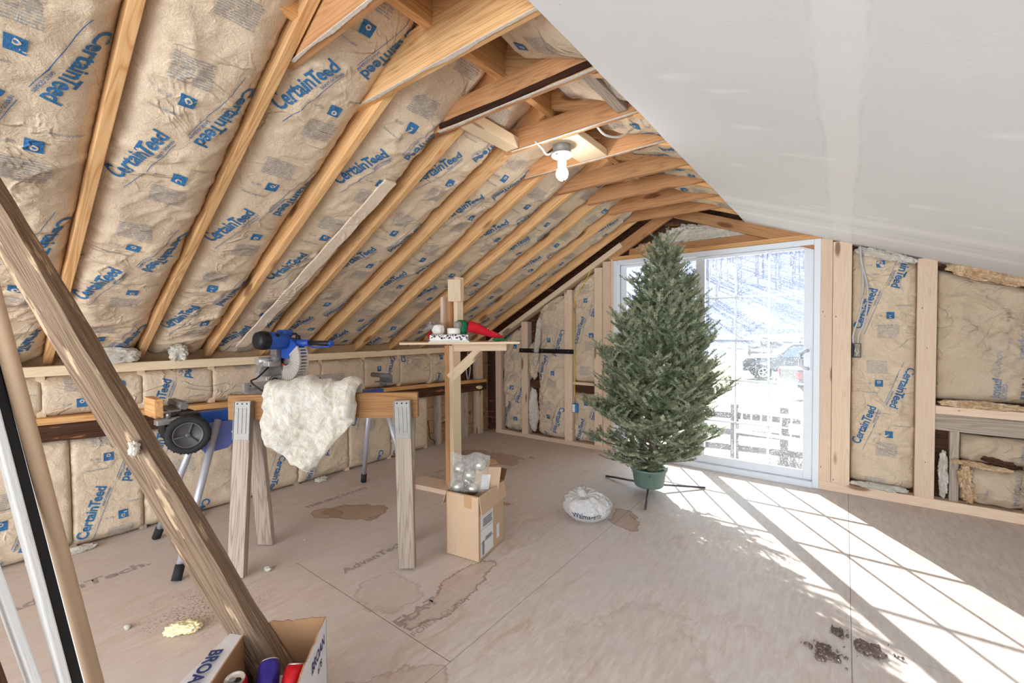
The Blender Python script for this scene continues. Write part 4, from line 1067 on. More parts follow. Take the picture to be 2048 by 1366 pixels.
tag(q.build('round_vent_cover', M['galv']), 'round grey metal cover low on the bare sheathing near the corner', 'vent')

# ================================================================== LIGHT FIXTURE
fx = Vector((-1.27, 2.135, ZC - .001))
lf = empty('bulb_fixture', fx, 'bare bulb in a white lampholder on a round metal box under the ties', 'lamp')
q = MB(); q.lathe(fx, (0, 0, -1), [(0, 0), (.050, 0), (.051, .003), (.051, .046), (.048, .046)], 26)
q.lathe(fx + Vector((.049, -.012, -.024)), (1, -.2, 0), [(0, .003), (.010, .003), (.010, 0)], 12)
box_ = q.build('junction_box', M['galv'], lf)
q = MB(); q.lathe(fx, (0, 0, -1), [(.0, .046), (.056, .046), (.060, .050), (.060, .056), (.052, .062), (.028, .070), (.025, .072), (.024, .112), (.020, .114), (0, .114)], 28)
q.build('lampholder', M['white_plastic'], lf)
q = MB(); q.aabb(fx + Vector((-.004, -.058, -.066)), fx + Vector((.004, -.04, -.060)), mi=0); q.build('slot', M['greyplastic'], lf)
s = NT('lit_bulb'); s.b.inputs['Emission Color'].default_value = (1, .98, .95, 1); s.b.inputs['Emission Strength'].default_value = 50; s.fin((1, 1, 1, 1), .3); M['bulb'] = s.m
q = MB(); q.lathe(fx, (0, 0, -1), [(.014, .114), (.018, .118), (.020, .122)], 24); q.build('bulb_collar', M['white_plastic'], lf)
q = MB(); q.lathe(fx, (0, 0, -1), [(.018, .120), (.027, .130), (.0325, .145), (.0335, .158), (.030, .174), (.020, .187), (.009, .193), (0, .194)], 28)
q.build('light_bulb', M['bulb'], lf)
q = MB(); q.tube([fx + Vector((.030, -.035, -.066)), fx + Vector((.031, -.036, -.15)), fx + Vector((.031, -.036, -.205))], .0012, 6); q.ball(fx + Vector((.031, -.036, -.208)), .005); q.build('pull_chain', M['galv'], lf)
cable('white_cable', [fx + Vector((-.10, -.12, .01)), fx + Vector((-.075, -.09, -.025)), fx + Vector((-.065, -.06, -.05)), fx + Vector((-.049, -.02, -.03))], .0055, 'cable_white', 'short white cable looping into the bulb fixture')
cable('white_cable', [(-1.02, 2.06, ZC + .01), (-1.00, 2.12, ZC - .02), (-.98, 2.25, ZC + .01), (-.97, 2.40, ZC + .10)], .0055, 'cable_white', 'white cable hanging between two ties right of the bulb')

# ================================================================== SHELF POST
pc = Vector((-2.575, 2.56, 0))
sh = empty('shelf_post', pc, 'plywood shelf on a post of two boards with a floor base and a diagonal brace', 'shelf')
px_, py_ = Vector((.795, .607, 0)), Vector((-.607, .795, 0))    # roughly across / away from the camera
board('post_board', pc + Vector((-.025, -.005, .038)), pc + Vector((-.025, -.005, 1.20)), .09, .045, (0, 1, 0), M['tie'], sh)
board('post_board', pc + Vector((.022, .0, .038)), pc + Vector((.022, .0, 1.20)), .09, .045, (0, 1, 0), M['palepine'], sh)
bsh = board('base_board', pc + Vector((-.36, -.10, .019)), pc + Vector((.14, -.02, .019)), .20, .038, (0, 1, 0), M['stud'], sh)
sd_ = Vector((.72, .69, 0)).normalized(); sn_ = Vector((-sd_.y, sd_.x, 0))
c0 = Vector((-2.85, 2.27, 1.222)); c1 = Vector((-2.16, 2.90, 1.222))
board('shelf_board', c0, c1, .36, .016, sn_, M['palepine'], sh, bev=.001)
board('shelf_support', pc + Vector((.02, -.03, 1.182)), Vector((-2.24, 2.85, 1.182)), .06, .038, (0, 0, 1), M['palepine'], sh)
board('diagonal_brace', pc + Vector((.01, -.05, .93)), Vector((-2.40, 2.70, 1.16)), .075, .038, (.3, .3, -1), M['palepine'], sh)
br = board('brown_panel', c0 + Vector((-.03, -.02, .0125)), c0 + sd_ * .42 + Vector((-.03, -.02, .0125)), .33, .006, sn_, M['mdf'], None, bev=.001)
tag(br, 'thin brown hardboard sheet lying on the left half of the shelf', 'board')
# upper post to the rafters
up = empty('upper_post', (-2.55, 2.62, 1.23), 'short upright of scrap boards from the shelf up to a rafter', 'post')
zt = zr(-2.55)
board('post_board', (-2.545, 2.60, 1.231), (-2.545, 2.60, 1.58), .07, .042, (0, 1, 0), M['palepine'], up)
board('post_board', (-2.60, 2.57, 1.231), (-2.60, 2.57, 1.60), .06, .04, (0, 1, 0), M['tie'], up)
board('post_board', (-2.655, 2.54, 1.231), (-2.655, 2.54, 1.60), .05, .03, (0, 1, 0), M['stud'], up)
board('gusset_plate', (-2.545, 2.555, 1.56), (-2.545, 2.555, 1.74), .105, .016, px_, M['palepine'], up)
board('post_cap', (-2.535, 2.60, 1.57), (-2.535, 2.60, 1.76), .07, .04, (0, 1, 0), M['palepine'], up)

SZ = 1.231
# things on the shelf
tray = empty('patterned_box', (-2.47, 2.50, SZ), 'white box with a dark printed pattern lying on the shelf', 'box')
Rt = Matrix.Rotation(math.atan2(sd_.y, sd_.x), 4, 'Z')
tc = Vector((-2.52, 2.47, SZ + .030))
MB().box(tc + Vector((0, 0, .004)), (.30, .22, .052), Rt, .012).build('box_body', M['ceramic'], tray)
MB().box(tc + Vector((0, 0, -.026)), (.315, .235, .008), Rt, .003).build('box_rim', M['ceramic'], tray)
q = MB(); rr = random.Random(3)
fo = tc - sn_ * .1125
for i in range(46):
    u = rr.uniform(-.14, .14); z = rr.uniform(-.012, .024); w_ = rr.uniform(.004, .018); h_ = rr.uniform(.003, .012)
    a = fo + sd_ * u + Vector((0, 0, z + .004)); n_ = -sn_ * .0022; ang = rr.uniform(-.8, .8)
    e1 = (sd_ * math.cos(ang) + Vector((0, 0, math.sin(ang)))) * w_; e2 = (Vector((0, 0, math.cos(ang))) - sd_ * math.sin(ang)) * h_
    q.face([a - e1 * .5 - e2 * .5 + n_, a + e1 * .5 - e2 * .5 + n_, a + e1 * .5 + e2 * .5 + n_, a - e1 * .5 + e2 * .5 + n_], rr.choice([0, 0, 1]))
q.build('printed_pattern', [M['darkink'], M['purpleprint']], tray, fix=False)
dish = MB(); dc = Vector((-2.475, 2.475, SZ + .063)); dish.lathe(dc, (0, 0, 1), [(0, 0), (.050, 0), (.052, .004), (.053, .046), (.050, .048), (.048, .044), (.046, .008), (0, .008)], 30)
tag(dish.build('ceramic_dish', M['ceramic']), 'round white dish standing on the patterned box', 'dish')
# grey plush animal left
pl = empty('plush_toy', (-2.60, 2.40, SZ + .06), 'grey and white plush toy slumped left of the white dish', 'toy')
pb = Vector((-2.60, 2.385, SZ + .105))
blob('body', pb + Vector((.02, .02, -.005)), (.045, .045, .04), .006, M['fur_white'], pl, 2, 4)
hq = MB(); hq.ball(pb + Vector((-.028, -.02, .018)), .032, seg=18, scale=(1.15, .9, .8)); hq.ball(pb + Vector((-.055, -.04, .0)), .014, scale=(1.3, 1, .9)); hd_ = hq.build('head', M['fur_grey'], pl)
eq = MB(); eq.ball(pb + Vector((-.012, -.035, .045)), .012, scale=(1, .5, 1.1)); eq.ball(pb + Vector((-.030, .012, .046)), .012, scale=(1, .5, 1.1)); eq.build('ear', M['fur_grey'], hd_)
eq = MB(); eq.ball(pb + Vector((-.030, -.048, .022)), .004); eq.ball(pb + Vector((-.066, -.048, .004)), .005); eq.build('eye', M['black'], hd_)
MB().tube([pb + Vector((-.04, .0, -.02)), pb + Vector((-.05, -.02, -.055)), pb + Vector((-.035, -.03, -.075))], [.012, .011, .009], 10).build('leg', M['felt_red'], pl)
# green plush with grey ball
g = empty('green_cap', (-2.46, 2.53, SZ + .11), 'green plush cap with a grey pompom behind the white dish', 'cap')
blob('cap', Vector((-2.458, 2.545, SZ + .115)), (.055, .045, .06), .006, M['felt_green'], g, 4, 4)
blob('pompom', Vector((-2.447, 2.49, SZ + .135)), (.032, .03, .03), .003, M['fur_grey'], g, 6, 4, sc=12)
# red stocking draped down
st = empty('christmas_stocking', (-2.36, 2.66, SZ), 'red plush stocking with white stitching and green toe lying on the shelf', 'stocking')
n = 26; V = []; F = []
axp = [Vector((-2.42, 2.58, SZ + .125)), Vector((-2.37, 2.63, SZ + .11)), Vector((-2.32, 2.68, SZ + .08)), Vector((-2.27, 2.73, SZ + .055)), Vector((-2.225, 2.775, SZ + .032))]
stm = MB(); stm.tube(axp, [.075, .07, .056, .042, .02], 16, squash=.62)
for v in stm.bm.verts:
    v.co += noise.noise_vector(v.co * 14) * .008; v.co.z = max(v.co.z, SZ + .004)
stm.build('stocking_body', M['felt_red'], st)
blob('toe', Vector((-2.235, 2.745, SZ + .017)), (.05, .025, .013), .003, M['felt_green'], st, 8, 4, R=Rt)
wl2 = MB(); rr = random.Random(5)
for i in range(5):
    a = Vector((-2.31 + i * .012, 2.642 + i * .012, SZ + .095 - i * .012)); wl2.tube([a, a + Vector((.012, .01, .016)), a + Vector((.018, .012, -.002)), a + Vector((.03, .026, .012))], .0018, 6)
wl2.build('white_stitching', M['whiteink'], st)

# ================================================================== SAWHORSE
s0 = Vector((-2.745, .972, 0)); s1 = Vector((-1.905, 1.618, 0)); sd = (s1 - s0).normalized(); sn = Vector((sd.y, -sd.x, 0))   # sn towards the camera
SZT = .968
sh2 = empty('sawhorse', (s0 + s1) / 2, 'wooden sawhorse with galvanised brackets and weathered grey legs', 'sawhorse')
board('beam', s0 + Vector((0, 0, SZT - .070)), s1 + Vector((0, 0, SZT - .062)), .140, .038, (0, 0, 1), M['treated'], sh2)
def saw_leg(c, side, foot, twist=0.):
    """c: point of the beam above; foot: floor point"""
    top = c + sn * side * .045 + Vector((0, 0, SZT - .13)); f = Vector(foot); d = (f - top).normalized()
    f2 = f
    m_, L = frame(f2 + Vector((0, 0, .012)), top - d * .10, sd)
    lg = board('leg', f2 + Vector((0, 0, .012)), top - d * .10, .089, .038, sd, M['greywood'], sh2)
    # bracket plate with ribs
    q = MB(); mid = top + d * .02; nrm = sd.cross(d).normalized()
    if nrm.dot(sn) * side < 0: nrm = -nrm
    for a, b_, w_ in ((-.115, .09, .082),):
        R = Matrix((sd, d, sd.cross(d))).transposed().to_4x4()
        q.box(mid + nrm * .021 + d * (a + b_) / 2, (w_, b_ - a, .003), R, .001)
        for s_ in (-1, 0, 1): q.box(mid + nrm * .0235 + d * (a + b_) / 2 + sd * s_ * .022, (.009, (b_ - a) * .68, .004), R, .0015)
        for s_ in (-1, 1): q.box(mid + nrm * .012 + d * (a + b_) / 2 + sd * s_ * .044, (.003, b_ - a, .026), R, .001)
    pl_ = q.build('bracket', M['galv'], sh2)
    q = MB()
    for s_ in (-1, 0, 1): q.lathe(mid + nrm * .0225 + d * -.105 + sd * s_ * .026, nrm, [(0, .002), (.004, .0015), (.0045, 0)], 8)
    q.build('screw', M['black'], pl_)
cL = s0 + sd * .105; cR = s1 - sd * .075
saw_leg(cL, 1, (-2.568, .925, 0)); saw_leg(cL, -1, (-2.838, 1.190, 0))
saw_leg(cR, 1, (-1.912, 1.535, 0)); saw_leg(cR, -1, (-2.165, 1.735, 0))

# fibreglass batt thrown over the sawhorse
ba = s0 + sd * .215; n1, n2 = 90, 110; V = []; F = []
Wd = .52
def drape(u, v):
    """u along the beam 0..Wd, v: 0 back hang .. 1 front hang; returns centre and normal"""
    total_b, top_, total_f = .10, .10, float(np.interp(u / Wd, [0, .12, .30, .50, .62, .80, 1.], [.17, .27, .33, .42, .37, .24, .13]))
    s_ = v * (total_b + top_ + total_f)
    if s_ < total_b: return -.055, SZT - .0 - (total_b - s_), Vector(-sn)
    if s_ < total_b + top_:
        a = (s_ - total_b) / top_ * math.pi; return -.055 * math.cos(a), SZT + .055 * math.sin(a), (-sn * math.cos(a) + Vector((0, 0, 1)) * math.sin(a))
    r_ = s_ - total_b - top_; return .055 + .05 * min(1, r_ / .3) * (1 - u / Wd * .3), SZT - r_, Vector(sn)
th = .026
for lay in (1, -1):
    for i in range(n1 + 1):
        for j in range(n2 + 1):
            u = i / n1 * Wd; v = j / n2; c_, z_, nn = drape(u, v)
            edge_ = min(i, n1 - i, j * 1.0, (n2 - j)) / 8; e_ = min(1, edge_) ** .5
            shift = 0
            p = ba + sd * (u + shift) + sn * c_ + Vector((0, 0, z_))
            q3 = p * 1.0
            f1 = noise.fractal(q3 * 6, 1.1, 2., 4); f2 = noise.fractal(q3 * 22 + Vector((7, 1, 3)), 1., 2., 3)
            ed = noise.noise(q3 * 22) * .024 * (1 - min(1, edge_ / 1.5))
            p = p + nn * (lay * th * e_ * (1.0 if lay > 0 else .25) + (f1 * .050 + f2 * .007 if lay > 0 else 0) * e_) + sd * ed + Vector((0, 0, ed))
            V.append(p[:])
def vi(l, i, j): return l * (n1 + 1) * (n2 + 1) + i * (n2 + 1) + j
for l in (0, 1):
    for i in range(n1):
        for j in range(n2):
            q_ = [vi(l, i, j), vi(l, i, j + 1), vi(l, i + 1, j + 1), vi(l, i + 1, j)]; F.append(q_ if l == 0 else q_[::-1])
for i in range(n1):
    F.append([vi(0, i, 0), vi(0, i + 1, 0), vi(1, i + 1, 0), vi(1, i, 0)]); F.append([vi(0, i + 1, n2), vi(0, i, n2), vi(1, i, n2), vi(1, i + 1, n2)])
for j in range(n2):
    F.append([vi(0, 0, j + 1), vi(0, 0, j), vi(1, 0, j), vi(1, 0, j + 1)]); F.append([vi(0, n1, j), vi(0, n1, j + 1), vi(1, n1, j + 1), vi(1, n1, j)])
fg = new_obj('fibreglass_batt', mesh_np('fibreglass_batt', V, F), M['fluff'], smooth=True)
tag(fg, 'large wad of white fibreglass draped over the middle of the sawhorse', 'fibreglass')

# ================================================================== MITRE SAW STAND
XS = -3.06; YA, YB = .93, 2.18
stn = empty('saw_stand', (XS, 1.5, 0), 'blue wheeled saw stand with silver tube legs behind the sawhorse', 'tool stand')
q = MB(); q.aabb((XS - .045, YA - .02, .775), (XS + .045, YB + .02, .845), .008); q.build('rail', M['sawblue'], stn)
q = MB(); q.aabb((XS - .05, YA - .10, .770), (XS + .05, YA - .02, .850), .008); q.build('rail_end_cap', M['black'], stn)
for nm, top, foot in (('leg', (XS + .05, YA + .07, .79), (-2.797, .717, 0)), ('leg', (XS - .06, YA + .02, .79), (-3.50, .80, 0)), ('leg', (XS - .05, YB - .05, .80), (-3.34, 2.21, 0)), ('leg', (XS + .05, YB + .0, .80), (-2.84, 2.30, 0))):
    t_, f_ = Vector(top), Vector(foot); d = (t_ - f_).normalized()
    lg = MB().tube([f_ + d * .05, t_], .019, 14).build('leg', M['legalu'], stn)
    MB().tube([f_ + Vector((0, 0, .001)) + d * .006, f_ + d * .085], [.024, .0235], 14).build('rubber_foot', M['rubber'], lg)
q = MB(); q.prism([(XS + .052, YA - .02, .775), (XS + .052, YA + .30, .775), (XS + .052, YA + .27, .745), (XS + .052, YA + .12, .61), (XS + .052, YA - .0, .60), (XS + .052, YA - .04, .66)], (-.006, 0, 0))
q.build('side_plate', M['standblue'], stn)
q = MB(); q.lathe((XS + .052, YA + .15, .705), (1, 0, 0), [(0, .003), (.009, .003), (.010, 0)], 12); q.build('plate_rivet', M['ceramic'], stn)
def wheel(c, ax, parent):
    c = Vector(c); ax = Vector(ax).normalized(); R = .106
    w = MB(); w.lathe(c, ax, [(R - .028, -.022), (R - .008, -.024), (R, -.016), (R + .001, 0), (R, .016), (R - .008, .024), (R - .030, .026), (R - .034, .018), (R - .034, -.018), (R - .028, -.022)], 48)
    a = ax.orthogonal().normalized(); b_ = ax.cross(a)
    for k in range(40):
        t_ = k / 40 * 2 * math.pi; rd = a * math.cos(t_) + b_ * math.sin(t_); tn = ax.cross(rd)
        m3 = Matrix((rd, tn, ax)).transposed().to_4x4()
        w.box(c + rd * (R + .001) + ax * (.009 if k % 2 else -.009), (.005, .010, .020), m3)
    tire = w.build('wheel', M['rubber'], parent)
    h = MB(); h.lathe(c, ax, [(0, .006), (R - .045, .006), (R - .040, .022), (R - .034, .022), (R - .033, .0)], 40)
    h.lathe(c, ax, [(0, .026), (.010, .026), (.013, .022), (.014, .006)], 20)
    for k in range(3):
        t_ = k / 3 * 2 * math.pi + .5; rd = a * math.cos(t_) + b_ * math.sin(t_); tn = ax.cross(rd); m3 = Matrix((rd, tn, ax)).transposed().to_4x4()
        h.box(c + rd * .043 + ax * .012, (.062, .007, .014), m3, .001)
    h.build('hub', M['hub'], tire)
wheel((XS + .13, YA - .105, .745), (1, -.28, 0), stn)
q = MB(); q.tube([(XS - .18, YA - .07, .745), (XS + .12, YA - .105, .745)], .010, 10); q.build('axle', M['galv'], stn)
wheel((XS - .20, YA - .05, .745), (-1, .2, 0), stn)
# left outfeed arm with its roller and the wood block
q = MB(); q.aabb((XS - .03, YA - .22, .80), (XS + .03, YA - .06, .83), .004); q.tube([(XS, YA - .16, .83), (XS, YA - .16, .875)], .012, 10)
q.aabb((XS - .05, YA - .20, .87), (XS + .05, YA - .12, .882), .003); q.build('outfeed_arm', M['alu'], stn)
q = MB(); q.aabb((XS - .11, YA - .185, .882), (XS + .11, YA - .13, .888)); q.prism([(XS - .11, YA - .13, .888), (XS - .11, YA - .10, .93), (XS - .11, YA - .13, .93)], (.22, 0, 0)); q.build('stop_plate', M['greyplastic'], stn)
q = MB(); q.tube([(XS - .12, YA - .115, .905), (XS + .12, YA - .115, .905)], .019, 16); q.build('roller', M['greyplastic'], stn)
wb = board('scrap_board', (XS - .10, YA - .225, .905), (XS + .10, YA - .225, .905), .105, .038, (0, 0, 1), M['pine'])

tag(wb, 'short pine offcut clamped at the left end of the saw stand', 'wood block')
# right roller
q = MB(); q.tube([(XS, YB + .02, .845), (XS, YB + .02, .90)], .009, 10); q.aabb((XS - .05, YB, .895), (XS + .12, YB + .05, .905)); q.prism([(XS - .05, YB + .045, .90), (XS + .12, YB + .045, .90), (XS + .12, YB + .045, .955), (XS - .05, YB + .045, .955)], (0, .004, 0)); q.build('outfeed_arm', M['greyplastic'], stn)
q = MB(); q.tube([(XS - .11, YB + .02, .955), (XS + .13, YB + .02, .955)], .020, 16); q.build('roller', M['greyplastic'], stn)
# clamps under the saw
q = MB()
for y in (1.19, 1.70): q.aabb((XS - .10, y - .03, .845), (XS + .12, y + .03, .868), .004); q.aabb((XS + .09, y - .035, .83), (XS + .13, y + .035, .90), .004)
q.build('mounting_bracket', M['greyplastic'], stn)
q = MB(); q.aabb((XS + .10, 1.11, .79), (XS + .14, 1.20, .86), .004); q.build('clamp_lever', M['black'], stn)

# ================================================================== MITRE SAW
ms = empty('mitre_saw', (XS, 1.47, .868), 'blue corded mitre saw with a slotted clear blade guard on the stand', 'saw')
Yb = 1.475
q = MB(); q.aabb((XS - .10, 1.20, .868), (XS + .10, 1.78, .925), .008); q.lathe((XS, Yb, .868), (0, 0, 1), [(0, 0), (.15, 0), (.155, .006), (.155, .058), (.150, .064), (0, .064)], 40)
q.prism([(XS + .10, Yb - .05, .872), (XS + .27, Yb - .03, .885), (XS + .27, Yb + .03, .885), (XS + .10, Yb + .05, .872)], (0, 0, .045)); q.build('base', M['alu'], ms)
q = MB()
for a_, b_ in ((1.16, 1.44), (1.53, 1.83)):
    q.aabb((XS - .055, a_, .932), (XS - .030, b_, .992), .004); q.aabb((XS - .075, a_ + .02, .925), (XS - .030, b_ - .02, .940), .002)
fence = q.build('fence', M['alu'], ms)
q = MB()
for y in (1.20, 1.31, 1.60, 1.72): q.lathe((XS - .030, y, .972), (1, 0, 0), [(0, .002), (.005, .002), (.005, 0)], 8)
q.build('fence_bolt', M['black'], fence)
flat_text('fence_lettering', 'KOBALT', .026, (XS - .0296, 1.19, .942), (0, 1, 0), (0, 0, 1), M['galv'], fence, .0008)
# bevel arm
q = MB(); q.prism([(XS - .20, 1.34, .925), (XS - .20, 1.50, .925), (XS - .20, 1.49, 1.06), (XS - .20, 1.45, 1.14), (XS - .20, 1.37, 1.14), (XS - .20, 1.33, 1.04)], (.055, 0, 0))
q.aabb((XS - .20, 1.36, 1.08), (XS - .08, 1.45, 1.12), .01); q.tube([(XS - .17, 1.33, 1.12), (XS - .17, 1.50, 1.12)], .028, 18)
q.aabb((XS - .16, 1.33, .928), (XS - .06, 1.44, 1.02), .012)
q.build('bevel_arm', M['alu'], ms)
q = MB(); q.lathe((XS - .062, 1.385, .975), (1, 0, 0), [(0, 0), (.0, 0), (.045, .004), (.045, .0)], 30); q.build('bevel_scale', M['black'], ms)
q = MB()
for k in range(13):
    t_ = math.pi * (.12 + .76 * k / 12); p_ = Vector((XS - .0575, 1.385 - math.cos(t_) * .038, .975 + math.sin(t_) * .038)); q.aabb(p_ - Vector((0, .0012, .004)), p_ + Vector((.0006, .0012, .004)))
q.build('scale_marks', M['whiteink'], ms)
# head
hc = Vector((XS - .02, Yb, 1.135))
BR = .140
q = MB(); q.lathe(hc - Vector((0, .0012, 0)), (0, 1, 0), [(0, 0), (BR - .012, 0), (BR - .012, .0024), (0, .0024)], 48); q.build('blade', M['galv'], ms)
g_ = MB(); seg = 40
def arc(r0, r1, a0, a1, y0_, y1_, mb, n=26, mi=0):
    for k in range(n):
        t0 = a0 + (a1 - a0) * k / n; t1 = a0 + (a1 - a0) * (k + 1) / n
        p = lambda r, t, y: hc + Vector((math.cos(t) * r, y, math.sin(t) * r))
        mb.prism([p(r0, t0, y0_), p(r1, t0, y0_), p(r1, t1, y0_), p(r0, t1, y0_)], (0, y1_ - y0_, 0), mi)
arc(.0, BR + .006, .15, math.pi * .98, -.032, .030, g_)
bmesh.ops.remove_doubles(g_.bm, verts=g_.bm.verts, dist=.0002)
g_.build('upper_guard', M['sawblue'], ms)
g2_ = MB(); arc(.05, BR + .012, -math.pi * .62, .62, -.036, -.033, g2_); arc(.05, BR + .012, -math.pi * .62, .62, .031, .034, g2_)
for k in range(34):
    if k % 2 == 0: arc(BR + .009, BR + .013, -math.pi * .62 + k * .0745, -math.pi * .62 + (k + 1.15) * .0745, -.036, .034, g2_, 2)
arc(BR + .009, BR + .013, -math.pi * .62, .62, -.036, -.024, g2_); arc(BR + .009, BR + .013, -math.pi * .62, .62, .022, .034, g2_)
for k in range(16):
    t_ = -math.pi * .60 + k * .155; p0_ = hc + Vector((math.cos(t_) * .055, -.0375, math.sin(t_) * .055)); p1_ = hc + Vector((math.cos(t_) * (BR + .008), -.0375, math.sin(t_) * (BR + .008))); g2_.tube([p0_, p1_], .0022, 6)
s = NT('smoky_plastic'); tp_ = s.n('ShaderNodeBsdfTransparent'); tp_.inputs[0].default_value = (.82, .78, .74, 1); mm_ = s.n('ShaderNodeMixShader'); mm_.inputs[0].default_value = .38
s.fin(rgb(226, 216, 206), .3); s.t.links.new(s.b.outputs[0], mm_.inputs[1]); s.t.links.new(tp_.outputs[0], mm_.inputs[2]); s.t.links.new(mm_.outputs[0], s.out.inputs[0]); M['smoky'] = s.m
g2_.build('blade_guard', M['smoky'], ms)
q = MB(); q.prism([hc + Vector((-.05, -.030, -.035)), hc + Vector((.0, -.030, -.05)), hc + Vector((.035, -.030, -.11)), hc + Vector((-.01, -.030, -.115))], (0, .006, 0)); q.build('red_blade_cover', M['red'], ms)
# motor to the left of the blade
mc = hc + Vector((-.01, -.03, .125))
q = MB(); q.lathe(mc, (0, -1, .02), [(.0, -.02), (.050, -.02), (.058, 0), (.060, .03), (.060, .125), (.058, .13)], 30); q.aabb(mc + Vector((-.05, -.03, .03)), mc + Vector((.04, .04, .075)), .012); mot = q.build('motor_housing', M['sawblue'], ms)
q = MB(); q.lathe(mc, (0, -1, .02), [(.058, .128), (.061, .132), (.061, .175), (.055, .195), (.035, .202), (0, .203)], 30)
for k in range(22):
    t_ = k / 22 * 2 * math.pi; q.box(mc + Vector((math.cos(t_) * .061, -.155, math.sin(t_) * .061 + .003)), (.003, .036, .003), Matrix.Rotation(-t_, 4, 'Y'))
q.build('motor_end_cap', M['black'], mot)
q = MB(); q.lathe(mc + Vector((.045, -.085, .038)), (.8, 0, .6), [(0, .006), (.010, .006), (.0, .006)], 14); q.lathe(mc + Vector((.045, -.085, .036)), (.8, 0, .6), [(.009, .005), (.014, .005), (.014, 0)], 16); q.build('brush_cap', M['black'], mot)
# handle, pointing to the user
q = MB(); h0 = hc + Vector((.05, .01, .105)); h1 = h0 + Vector((.14, .005, .005)); h2 = h0 + Vector((.34, .01, .002))
q.tube([h0, h1], [.030, .020], 14); q.tube([h1 + Vector((0, 0, .0)), h0 + Vector((.12, .006, .004))], .019, 14); hnd = q.build('handle', M['sawblue'], ms)
MB().tube([h0 + Vector((.12, .006, .004)), h2], .0165, 16).build('handle_grip', M['black'], hnd)
MB().tube([h2, h2 + Vector((.02, 0, 0))], [.019, .016], 16).build('handle_end', M['sawblue'], hnd)
MB().tube([h1 + Vector((0, 0, -.018)), h0 + Vector((.17, .008, -.026)), h2 + Vector((0, 0, -.02))], .006, 8).build('trigger', M['sawblue'], hnd)
q = MB(); q.tube([hc + Vector((.0, .0, .145)), hc + Vector((.02, 0, .170)), hc + Vector((.05, .01, .172)), hc + Vector((.075, .01, .150)), hc + Vector((.075, .01, .11))], .009, 10)
q.aabb(hc + Vector((.06, .0, .06)), hc + Vector((.085, .025, .16)), .005); q.build('carry_handle', M['black'], ms)
q = MB(); q.aabb(hc + Vector((.02, .028, .01)), hc + Vector((.10, .05, .085)), .01); q.build('gear_cover', M['alu'], ms)
q = MB(); q.lathe(hc + Vector((-.08, -.045, .0)), (0, -1, 0), [(0, .03), (.03, .03), (.034, 0)], 18); q.aabb(hc + Vector((-.12, -.07, -.02)), hc + Vector((-.05, -.03, .08)), .01); q.build('pivot', M['greyplastic'], ms)
cable('power_cord', [hc + Vector((-.12, -.07, -.05)), (XS - .06, 1.27, 1.02), (XS - .02, 1.20, 1.0), (XS + .04, 1.235, .94), (XS + .10, 1.29, .89), (XS + .12, 1.31, .86)], .0055, 'cable_black', None, ms)
ms.rotation_euler.z = math.radians(9)

# ================================================================== LEANING OLD BEAM
pb0 = Vector((-1.478, .712, .010)); pt0 = Vector((-2.325, .066, 1.885))
d_ = (pt0 - pb0).normalized()
lb = rough_board('leaning_beam', pb0, pt0, .088, .062, (.75, .62, .25), [M['oldbeam'], M['beamedge']], .0065, None, 5, mi_side=0, nseg=200)
cb_ = pt0.lerp(pb0, .52); blob('dried_compound', cb_ + Vector((.035, -.03, .03)), (.022, .012, .022), .008, M['mud'], lb, 3, 4)
tag(lb, 'rotten old timber leaning from the floor up to the left rafters, across the foreground', 'beam')

# poles at the left edge
def lean(px0, t0, px1, t1):
    def at(px, t):
        x = (px[0] - 1024) / FPX; y = (683 - px[1]) / FPX
        r_ = Vector((math.cos(YAW), math.sin(YAW), 0)); f_ = Vector((-math.sin(YAW), math.cos(YAW), 0))
        return Vector((0, 0, H)) + (r_ * x + f_ * 1.0 + Vector((0, 0, y - .024))) * t
    return at(px0, t0), at(px1, t1)
a, b_ = lean((236, 1690), 1.11, (-158, -60), 1.00)
a.z = max(a.z, .03)
q = MB(); dd = (b_ - a).normalized()
q.tube([a, b_], .0165, 28); tube_ = q.build('cardboard_tube', M['card']); tag(tube_, 'long beige round pole leaning at the left edge', 'pole')
def wboard(p0, t0, p1, t1, w, th_, mat, lab, wd=(1, .2, .2)):
    a, b_ = lean(p0, t0, p1, t1); a.z = max(a.z, .04)
    o = board('trim_board', a, b_, w, th_, wd, mat); tag(o, lab, 'board', 'boards leaning at the left edge'); return o
s = NT('scuffed_white_paint'); o_ = s.obj(); nn_ = s.noise(s.mapping(o_, (3, 30, 30)), 1.5, 5, .7); s.bump(nn_, .002); M['scuff'] = s.fin(s.mix(s.ramp(nn_, .6, .72), rgb(214, 212, 208), rgb(160, 140, 120)), .5)
wboard((226, 1740), 1.10, (-166, 0), 1.10, .030, .018, M['scuff'], 'thin white board just behind the beige pole')
wboard((214, 1740), 1.03, (-178, 0), 1.04, .014, .02, M['black'], 'narrow black strip added as the shaded gap between the white boards beside the beige pole')  # black strip added to draw the shade in the gap between boards
wboard((188, 1740), 1.00, (-202, 0), 1.00, .034, .016, M['scuff'], 'white board left of the dark gap beside the beige pole')
wboard((130, 1640), .97, (-262, 420), .95, .046, .016, M['scuff'], 'wide scuffed white board at the lower left corner')
wboard((60, 1660), .93, (-260, 640), .90, .05, .018, M['darkbeam'], 'dark board in the lower left corner')

